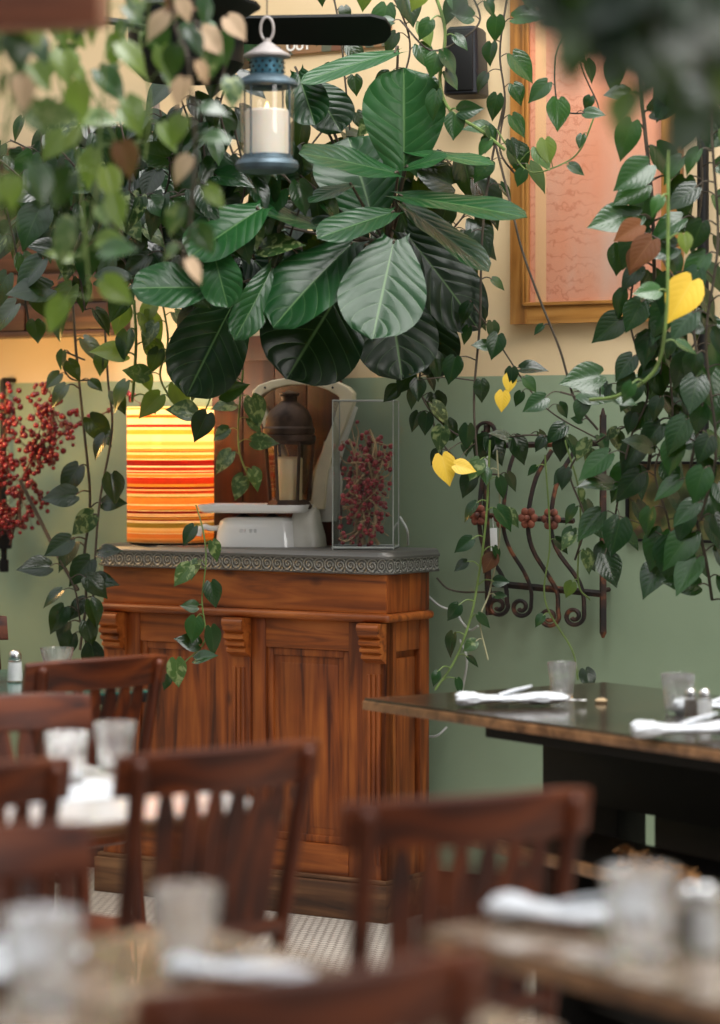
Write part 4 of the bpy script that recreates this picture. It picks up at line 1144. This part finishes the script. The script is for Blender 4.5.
# base px, tip px, width px, depth base, depth tip, normal, tone
FL = [((404,170),(404,72),84,7.25,7.22,(0,-1,.15),.75,.04),
      ((398,174),(306,150),44,7.2,7.05,(.1,-.8,.9),.6,.05),
      ((372,216),(350,138),92,7.35,7.40,(0,-1,.5),.55,.03),
      ((398,196),(520,210),46,7.2,7.0,(.1,-.8,.9),.55,.05),
      ((402,204),(486,264),44,7.25,7.1,(.5,-.8,.6),.6,.06),
      ((338,232),(264,208),50,7.2,7.05,(-.1,-.7,.8),.35,.04),
      ((394,212),(322,234),40,7.15,6.98,(.1,-1,.7),.45,.05),
      ((354,242),(276,312),78,7.15,7.0,(-.3,-1,.45),.5,.05),
      ((394,240),(374,332),88,7.1,6.95,(.05,-1,.2),.45,.04),
      ((405,232),(478,322),66,7.35,7.3,(.4,-1,-.1),.05,.05),
      ((345,284),(290,372),106,7.3,7.2,(-.1,-1,-.1),.08,.03),
      ((388,284),(402,374),86,7.3,7.25,(.1,-1,-.1),.04,.04),
      ((212,246),(226,302),44,6.98,6.92,(-.2,-1,.6),.75,.06),
      ((272,268),(240,334),36,7.1,7.0,(.5,-1,.2),.6,.10),
      ((312,84),(340,128),52,7.5,7.45,(.2,-1,.2),.25,.04),
      ((298,72),(314,122),44,7.4,7.35,(-.2,-1,.2),.3,.04),
      ((398,52),(306,76),26,7.45,7.3,(0,-.9,.8),.7,.05),
      ((408,152),(490,160),30,7.25,7.1,(.1,-.6,1),.75,.05),
      ((406,168),(444,156),22,7.2,7.1,(.1,-.9,.6),.7,.05),
      ((212,288),(136,286),62,7.0,6.95,(-.1,-1,.7),.6,.05),
      ((236,298),(188,390),78,7.45,7.4,(-.1,-1,0),.18,.06),
      ((262,208),(192,252),66,7.05,6.95,(-.2,-1,.6),.7,.04),
      ((352,185),(312,196),22,7.2,7.1,(-.2,-1,.8),.75,.05),
      ((425,300),(440,372),52,7.5,7.45,(.2,-1,-.1),.03,.04),
      ((280,225),(222,236),44,7.5,7.45,(-.2,-1,.4),.4,.04),
      ((340,270),(325,350),70,7.6,7.55,(0,-1,0),.05,.04),
      ((250,255),(300,310),60,7.6,7.5,(0,-1,.1),.08,.04),
      ((300,175),(270,150),40,7.6,7.55,(0,-1,.2),.2,.04)]
ctr = P(388, 245, 7.42)-fbase
for (bpx, tpx, wpx, y0, y1, nn, tn, wv_) in FL:
    a = P(*bpx, y0)-fbase; b2 = P(*tpx, y1)-fbase; Ln = (b2-a).length
    lv.add(a, b2-a, Vector(nn), Ln*1.05, wpx/2700*(y0+y1)/2*1.1, 'fig', tn, 0, g.uniform(.04,.14), g.uniform(.12,.3), wv_*.7, g=g)
    tube(bs_, [ctr + (a-ctr)*.1, (a+ctr)/2+Vector((0,.09,.0)), a+Vector((0,.02,0)), a+(b2-a)*.04], [.005,.003], 6, 4)
lv.done([M['leaf_fig']], fig)
pot_c = P(384, 330, 7.72)
tk = P(388,150,7.4)-fbase
tube(bs_, [tk, ctr, P(386,285,7.6)-fbase, pot_c+Vector((0,0,.13))-fbase], [.007,.012], 8, 6)
obj('trunk', bs_, M['stem_brown'], fig)
bm = NB(); lathe(bm, [(0,0),(.07,0),(.092,.16),(.096,.18),(.088,.18),(.082,.14),(0,.14)], 24, pot_c-fbase)
wl_d = 6.795-(pot_c.x*Nv.x+pot_c.y*Nv.y)
obj('pot', bm, M['black_soft'], fig)
bm = NB(); q = pot_c-fbase+Vector((0,0,.02)); tube(bm, [q+Nv*.05, q+Nv*wl_d], .012, 6); tube(bm, [q+Nv*.04+Vector((0,0,-.02)), q+Nv*wl_d+Vector((0,0,-.12))], .008, 6); obj('wall_bracket', bm, M['black'], fig)
# ---------------------------------------------------------------- vines: right column, near the wall and frame
YR = 6.95
V = vine
V([(650,-30,YR),(640,60,YR),(645,130,YR),(652,200,YR),(655,290,YR),(660,380,YR+.05),(648,470,YR+.1)], 'thickest dark-stemmed pothos vine hanging over the right part of the coral picture', .098, .045, 1, sr=.005,
  extra=[(645,185,6.85,-60,.10,0,.85),(640,215,6.85,-70,.09,0,.7),(560,0,6.9,0,.02,0,.5),(628,215,6.85,-75,.11,0,.8),(640,250,6.8,-25,.07,4,.3),(648,165,6.8,-55,.11,0,.7)])
V([(700,-30,6.9),(692,80,6.9),(702,180,6.9),(690,290,6.9),(702,400,6.85),(690,480,6.85),(706,560,6.85),(712,600,6.9)], 'dense pothos vine trailing down the right edge past the small poster', .098, .038, 2, sr=.004)
V([(720,-20,6.75),(712,120,6.7),(718,240,6.7),(706,340,6.7),(716,450,6.7),(700,520,6.75)], 'rightmost pothos vine, cut by the right picture edge', .10, .04, 3, sr=.004)
V([(668,150,6.5),(668,240,6.5),(666,320,6.5),(655,370,6.55),(620,395,6.6),(590,400,6.7)], 'bright green bare-stemmed vine in front of the right leaf mass', .07, .12, 4, stem='stem', sr=.0045, mix=(3,1,1,0,0,0), tone=(.5,1))
V([(640,240,7.0),(630,320,7.0),(648,390,7.0),(630,440,7.0),(618,500,7.05),(608,560,7.1)], 'pothos vine dropping beside the upright bar of the iron grille', .085, .045, 5, extra=[(670,540,6.9,-5,.11,0,.5),(620,520,6.95,-15,.10,0,.35),(605,555,6.95,20,.09,0,.2)])
V([(680,300,6.95),(670,360,6.95),(672,420,6.95),(655,470,6.95),(668,520,6.95),(672,560,7.0)], 'leafy pothos vine crossing the small dark framed poster', .09, .038, 6)
V([(710,300,7.1),(690,350,7.1),(640,380,7.1),(600,400,7.1),(560,392,7.1)], 'pothos strand reaching left along the green paint line', .085, .05, 7, extra=[(600,375,7.0,-80,.11,0,.8),(545,398,7.05,-60,.07,0,.6)])
V([(640,420,7.1),(600,440,7.15),(570,470,7.2),(585,520,7.2),(575,560,7.25)], 'pothos strand tangled through the right half of the grille', .06, .05, 8, mix=(4,1,0,0,0,0))
V([(663,260,6.8),(672,275,6.8),(682,280,6.8)], 'short vine tip carrying the large yellow leaf, right of the picture', .05, .3, 9, extra=[(692,281,6.55,-32,.12,3,.7)])
V([(660,240,6.85),(650,235,6.85),(640,232,6.85)], 'short vine tip with a curled brown leaf, by the picture frame', .05, .3, 10, extra=[(652,240,6.7,-38,.095,4,.5),(640,225,6.8,-60,.08,4,.9)])
# thin bare vines
V([(577,-10,7.2),(580,60,7.2),(598,105,7.2),(592,112,7.2),(560,108,7.2),(555,60,7.2),(566,30,7.2)], 'thin curling vine looping over top of the coral picture', .06, .11, 11, sr=.0022, stem='stem_brown', extra=[(558,100,7.15,0,.085,0,.9),(572,36,7.15,0,.05,2,.5)])
V([(595,115,7.2),(580,150,7.2),(560,165,7.2),(530,172,7.2),(510,150,7.2),(497,130,7.2)], 'thin vine arcing across the left edge of picture frame', .055, .10, 12, sr=.0022, stem='stem', mix=(2,1,1,0,0,0), extra=[(545,140,7.15,10,.07,2,.6),(537,148,7.15,30,.07,1,.8)])
V([(505,100,7.3),(490,170,7.3),(482,240,7.3),(480,320,7.3),(474,400,7.3),(478,470,7.3)], 'long dark vine stem hanging left of the picture frame', .06, .13, 13, sr=.0036, extra=[(455,358,7.25,-15,.075,0,.3),(418,380,7.3,0,.06,0,.2)])
V([(492,130,7.25),(512,210,7.2),(522,250,7.2),(540,300,7.2),(560,350,7.2),(575,400,7.2),(598,430,7.2)], 'grey bare vine crossing the lower left picture corner', .05, .14, 14, sr=.0036, stem='stem_brown', start=.6)
V([(470,300,7.3),(500,345,7.3),(530,390,7.3),(555,415,7.3),(600,440,7.3)], 'thin vine slanting over the green wall toward the grille', .06, .07, 15, sr=.0022, extra=[(510,375,7.2,-5,.05,3,.9),(498,335,7.2,-15,.07,0,.4),(503,392,7.2,-5,.055,3,.8),(512,368,7.2,-5,.05,0,.2),(525,378,7.2,40,.05,0,.8)])
V([(430,330,7.4),(420,390,7.4),(450,430,7.4),(485,440,7.35),(530,435,7.3),(575,440,7.3)], 'tangled pothos strand lying over top bar of the grille', .065, .035, 16, mix=(6,1,0,0,0,0), tone=(.05,.5), extra=[(442,456,7.25,15,.085,3,.7),(455,465,7.22,75,.06,3,.8)])
V([(395,385,7.55),(425,400,7.5),(440,440,7.5),(470,470,7.45),(500,475,7.4)], 'dark vine between the glass vase and iron grille', .06, .06, 17, tone=(.05,.3))
V([(490,440,7.3),(486,520,7.3),(478,580,7.35),(470,620,7.35),(455,660,7.35),(435,690,7.35)], 'pale-stemmed vine falling from grille to the dark table', .06, .05, 18, stem='stem', sr=.0034, mix=(4,1,1,0,0,0), tone=(.1,.6), spread=1.2)
V([(497,450,7.3),(500,530,7.32),(490,590,7.35),(480,620,7.35),(488,660,7.35)], 'white stringy root strand hanging down the left grille bars', .05, .12, 19, stem='stem_pale', sr=.0026, mix=(3,1,0,0,1,0), tone=(.1,.5))
V([(545,455,7.3),(550,540,7.3),(545,600,7.32),(572,650,7.35),(578,680,7.35)], 'single thin vine dangling below grille behind tumbler', .05, .2, 20, stem='stem', sr=.0026)
V([(565,440,7.25),(580,500,7.25),(578,580,7.3),(590,600,7.3)], 'wiry vine stem dropping through the right grille bars', .05, .08, 21, stem='stem', sr=.0024, mix=(3,1,1,0,0,0))
# around the speaker and fig top
V([(430,-20,7.2),(445,30,7.2),(440,80,7.2),(450,110,7.2),(480,130,7.2),(505,150,7.2)], 'pale curling vine hanging in front of the black speaker', .07, .05, 22, sr=.0045, stem='stem', mix=(3,1,1,0,0,0), tone=(.4,.9))
V([(510,-20,7.3),(500,50,7.3),(505,100,7.3),(500,150,7.3),(520,180,7.3)], 'leafy vine between the speaker and golden frame', .085, .04, 23, tone=(.2,.9))
V([(380,-20,7.5),(400,10,7.5),(410,50,7.5),(395,100,7.5),(380,130,7.5)], 'leafy vine above the fig\'s top leaf', .08, .04, 24, tone=(.1,.7), mix=(8,1,1,0,1,0))
V([(330,-20,7.6),(340,30,7.6),(345,80,7.6),(350,130,7.6)], 'dark vine above the fig, behind the fan blade', .07, .05, 25, tone=(.05,.4))
V([(470,-10,7.2),(480,20,7.2),(460,40,7.2),(430,50,7.2),(400,20,7.2)], 'leafy strand crossing just over the black speaker', .07, .035, 26, tone=(.2,.8), mix=(8,2,0,0,1,1), dens=.5)
# left mass, near the wall / drawer cabinet
g = random.Random(77)
left = [((-10,120),(5,200),(20,270),(30,330)), ((40,110),(45,180),(60,250),(70,300)), ((85,100),(90,160),(75,230),(85,310)), ((120,120),(130,180),(120,240),(140,300)),
        ((160,110),(170,170),(160,220),(175,290)), ((200,100),(205,160),(215,210),(205,270)), ((235,130),(245,180),(240,220),(255,260)), ((280,170),(300,200),(290,240),(305,260)),
        ((60,150),(100,190),(150,200),(200,190)), ((0,160),(50,200),(90,215),(140,230)), ((225,20),(230,70),(220,110),(235,160)), ((190,40),(180,90),(190,130),(180,180))]
nm = ['at the far left end of the drawer cabinet', 'second from left over the drawer cabinet', 'third from left over the drawer cabinet', 'over the right end of the drawer cabinet', 'left of the fig, reaching the lamp', 'in the dark leaf mass left of fig', 'just below the hanging lantern', 'behind the left fig leaves',
      'running sideways under the cream wall band', 'running sideways across drawer fronts', 'just left of the hanging lantern', 'over the pole beside the fan']
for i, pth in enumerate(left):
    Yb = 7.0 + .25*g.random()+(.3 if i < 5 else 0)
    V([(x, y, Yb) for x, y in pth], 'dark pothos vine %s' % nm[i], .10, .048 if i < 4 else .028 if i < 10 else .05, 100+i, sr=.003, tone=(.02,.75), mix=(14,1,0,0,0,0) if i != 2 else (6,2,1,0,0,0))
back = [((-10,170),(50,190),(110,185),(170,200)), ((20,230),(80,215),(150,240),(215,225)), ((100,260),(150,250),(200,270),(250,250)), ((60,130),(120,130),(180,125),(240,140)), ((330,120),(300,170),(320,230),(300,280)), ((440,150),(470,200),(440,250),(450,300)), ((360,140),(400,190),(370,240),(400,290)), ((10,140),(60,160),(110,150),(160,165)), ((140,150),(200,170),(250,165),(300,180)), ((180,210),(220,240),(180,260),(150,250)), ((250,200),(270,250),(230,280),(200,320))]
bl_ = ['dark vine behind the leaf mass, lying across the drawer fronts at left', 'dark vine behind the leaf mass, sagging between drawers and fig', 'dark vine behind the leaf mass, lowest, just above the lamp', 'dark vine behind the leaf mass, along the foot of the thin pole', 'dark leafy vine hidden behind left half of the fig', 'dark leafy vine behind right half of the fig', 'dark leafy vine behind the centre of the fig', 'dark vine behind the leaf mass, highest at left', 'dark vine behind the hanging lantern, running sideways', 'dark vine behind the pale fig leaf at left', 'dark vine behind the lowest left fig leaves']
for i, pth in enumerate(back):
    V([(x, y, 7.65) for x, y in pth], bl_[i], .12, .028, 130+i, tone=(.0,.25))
# strands descending past the lamp
V([(72,290,8.0),(76,350,8.0),(84,430,8.0),(90,500,8.0),(84,560,8.0),(86,600,8.0),(80,650,8.0)], 'dark pothos vine hanging down green wall left of the counter', .085, .12, 140, sr=.0042, tone=(.05,.4), extra=[(90,560,7.95,-40,.10,0,.3),(70,540,7.9,-60,.09,0,.3),(75,495,7.9,-85,.10,0,.1)])
V([(105,330,7.95),(108,380,7.95),(112,430,7.95),(100,500,7.95),(95,560,7.95),(92,620,7.95)], 'pothos vine between the lamp and red berries', .075, .12, 141, sr=.0036, tone=(.05,.4), mix=(6,1,0,0,0,0), spread=.5)
V([(20,480,8.2),(40,520,8.2),(60,560,8.15),(78,590,8.1)], 'bare black stem slanting down from the red berries', .05, 2.0, 142, sr=.006)
V([(134,300,7.85),(136,340,7.82),(134,380,7.80),(132,402,7.78)], 'yellow-lit pothos vine rising behind left side of the lamp', .085, .04, 143, stem='stem', sr=.0045, mix=(1,2,2,0,0,0), tone=(.4,1))
V([(160,290,7.85),(168,340,7.8),(160,375,7.78),(172,402,7.76)], 'variegated pothos vine over the open lamp top', .08, .04, 144, stem='stem', sr=.003, mix=(1,2,2,0,0,0), tone=(.4,1))
V([(200,340,7.55),(210,360,7.5),(212,390,7.5),(204,414,7.42)], 'vine with one dark leaf hanging before the striped shade', .07, .06, 145, stem='stem', sr=.0026, mix=(3,1,0,0,0,0), extra=[(207,414,7.36,-25,.085,0,.15),(212,350,7.45,-70,.09,0,.5),(222,375,7.45,-60,.05,1,.5)])
V([(243,370,7.65),(240,400,7.65),(238,430,7.65),(240,455,7.65),(250,480,7.65)], 'variegated pothos sprig between the lamp and white scale', .075, .035, 146, stem='stem', mix=(1,4,0,0,0,0), tone=(.2,.7), spread=.7)
V([(196,505,7.42),(203,530,7.36),(206,560,7.33),(202,600,7.32),(205,640,7.32),(185,662,7.32),(176,676,7.32)], 'small pothos vine hanging over the front of the counter', .065, .055, 147, stem='stem', sr=.0022, mix=(4,2,0,0,0,0), tone=(.3,.8), spread=.6, start=.1, extra=[(190,566,7.28,-40,.07,1,.7),(196,618,7.28,-10,.07,0,.8),(176,660,7.28,5,.075,1,.8)])
V([(60,560,7.9),(75,590,7.9),(80,620,7.9),(88,650,7.9)], 'low bunch of pothos at the left end of the counter', .09, .035, 148, tone=(.05,.5))
V([(85,360,7.9),(60,352,7.9),(70,378,7.9),(95,380,7.9)], 'short vine under drawer cabinet against yellow wall', .075, .05, 149, tone=(.1,.5))
# ---------------------------------------------------------------- blurred foreground vines
def top_(px, Y): return (px, CY-(2.99-H)*2700/Y, Y)
for i, Yb_ in enumerate((4.55, 2.9, 6.3)):
    bm = NB(); box2(bm, (-3.2, Yb_-.05, 3.0), (2.6, Yb_+.05, 3.14), .008)
    tag(obj('trim_%d' % (i+1), bm, M['beam']), kind='structure')
fg = [((57,-20),(55,60),(75,140),(85,240),(90,300)), ((110,-20),(105,60),(100,130),(95,200),(80,260)), ((10,-20),(15,60),(5,140),(15,230)), ((150,-20),(140,40),(150,100),(145,160)), ((35,20),(60,60),(90,90),(120,150)), ((-5,10),(20,90),(-5,170),(10,250))]
fl_ = ['blurred pothos vine in left foreground hanging lowest', 'blurred light green vine, third from the left edge', 'blurred vine near the left edge in foreground', 'blurred foreground vine nearest the fan', 'blurred foreground vine slanting across upper left', 'blurred foreground vine cut by the left edge']
for i, pth in enumerate(fg):
    Yb = (5.3, 5.0, 4.8, 5.5, 5.4, 4.5)[i]
    V([top_(pth[0][0], 4.55)] + [(x, y, Yb) for x, y in pth], fl_[i], .066, .040, 160+i, stem='stem', sr=.0022, mix=(3,2,4,0,.3,.3), tone=(.3,1), spread=1.1, dens=.85)
V([top_(170, 4.55), (170,-30,5.2),(188,60,5.2),(195,150,5.2),(190,220,5.2),(180,270,5.2)], 'blurred brownish vine with dry leaves left of the lantern', .055, .04, 170, stem='stem_brown', sr=.003, mix=(4,2,1,0,1,1.4), tone=(.3,1))
V([top_(190, 4.55), (190,-20,5.6),(210,30,5.6),(225,60,5.6),(215,100,5.6)], 'dry vine with tan leaves in front of the black fan', .06, .05, 171, stem='stem_brown', mix=(3,1,0,0,0,1), tone=(.3,1), extra=[(202,30,5.5,40,.07,5,.9),(228,18,5.5,40,.06,5,.9),(212,50,5.5,0,.06,1,.6)])
for i, (pth, Yb) in enumerate((([(600,-60),(640,-10),(680,30),(730,60)], 2.9), ([(640,-60),(665,-20),(690,30),(735,60)], 2.7), ([(700,-60),(690,10),(710,80),(725,130)], 3.1), ([(560,-60),(600,-20),(610,30),(605,60)], 2.8), ([(510,-60),(530,-30),(560,-5),(590,-20)], 2.8),
        ([(620,-60),(630,-10),(655,40),(650,95)], 3.3), ([(660,-60),(680,-10),(690,40),(700,90)], 3.5), ([(600,-60),(650,-20),(700,10),(740,30)], 3.2), ([(730,-60),(712,0),(722,50),(716,110)], 3.6))):
    V([top_(pth[0][0], 2.9)] + [(x, y, Yb) for x, y in pth], ('very blurred dark vine in the top right corner, upper strand', 'very blurred dark vine in the top right corner, middle strand', 'very blurred dark vine at the right edge, top corner', 'very blurred leaf cluster hanging over the coral picture top', 'very blurred leaves at the top edge over the frame', 'dark foreground vine drooping lowest over the right side of the coral picture', 'dark foreground vine just left of the right edge, top corner', 'dark foreground vine running sideways into the top right corner', 'dark foreground vine cut by the right edge, hanging longest there')[i],
      .062, .015 if i < 3 or i > 4 else .055, 180+i, stem='stem_brown', sr=.0025, mix=(10,0,.6,0,.8,0), tone=(0,.35), spread=1.0)

# ================================================================ camera, light
cd = bpy.data.cameras.new('camera'); cam = bpy.data.objects.new('camera', cd); COL.objects.link(cam)
cam.location = (0,0,H); cam.rotation_euler = (R(90),0,0)
cd.sensor_fit = 'VERTICAL'; cd.sensor_height = 36; cd.sensor_width = 36*720/1024; cd.lens = F/1024*36
cd.shift_y = -(512-CY)/1024
cd.dof.use_dof = True; cd.dof.focus_distance = 7.45; cd.dof.aperture_fstop = 2.0
cd.clip_end = 100
sc = bpy.context.scene; sc.camera = cam
w = bpy.data.worlds.new('sky'); sc.world = w; w.use_nodes = True; nt = w.node_tree
bg = nt.nodes['Background']
tc = N(nt, 'TexCoord'); sp = N(nt, 'SeparateXYZ'); L(nt, tc.outputs['Generated'], sp.inputs[0])
col = ramp(nt, math_(nt, 'ADD', math_(nt, 'MULTIPLY', sp.outputs[2], .5), .5), [(.0, (.02,.018,.015)), (.5, (.05,.05,.05)), (.62, (.20,.21,.22)), (.85, (1.6,1.63,1.66))])
L(nt, col, bg.inputs[0]); bg.inputs[1].default_value = 1.0
def area(name, loc, tgt, size, en, colr, sy=None):
    ld = bpy.data.lights.new(name, 'AREA'); ld.energy = en; ld.color = colr; ld.size = size
    if sy: ld.shape = 'RECTANGLE'; ld.size_y = sy
    lo = bpy.data.objects.new(name, ld); COL.objects.link(lo); lo.location = loc
    lo.rotation_euler = (Vector(tgt)-Vector(loc)).to_track_quat('-Z', 'Y').to_euler(); return lo
area('skylight', (.8,5.6,4.4), (.5,6.8,0), 2.6, 250, (1,.98,.95), 2.2)
area('window_light', (3.4,1.4,2.6), (.3,7.0,1.0), 2.0, 80, (1,.96,.91), 1.8)
ld = bpy.data.lights.new('added_glow_light', 'POINT'); ld.energy = 13; ld.color = (1,.55,.16); ld.shadow_soft_size = .08
lo = bpy.data.objects.new('added_glow_light', ld); COL.objects.link(lo); lo.location = W(-75, 400, .6)  # unseen warm light added off-frame for the amber glow on the left wall
bm = NB(); tube(bm, [W(703,-60,.05), W(703,470,.05)], .016, 16); tube(bm, [W(703,380,.05), W(703,380,.0)], .010, 8)  # black tube added where the wall shows a dark gap
tag(obj('gap_tube', bm, M['black']), 'black upright tube added for the dark gap near right edge, behind the leaves', 'filler')
sc.view_settings.view_transform = 'Standard'; sc.view_settings.look = 'None'; sc.view_settings.gamma = 1.0
sc.view_settings.use_curve_mapping = False; sc.view_settings.exposure = 0.0
sc.cycles.max_bounces = 8; sc.cycles.transparent_max_bounces = 16; sc.cycles.caustics_reflective = False
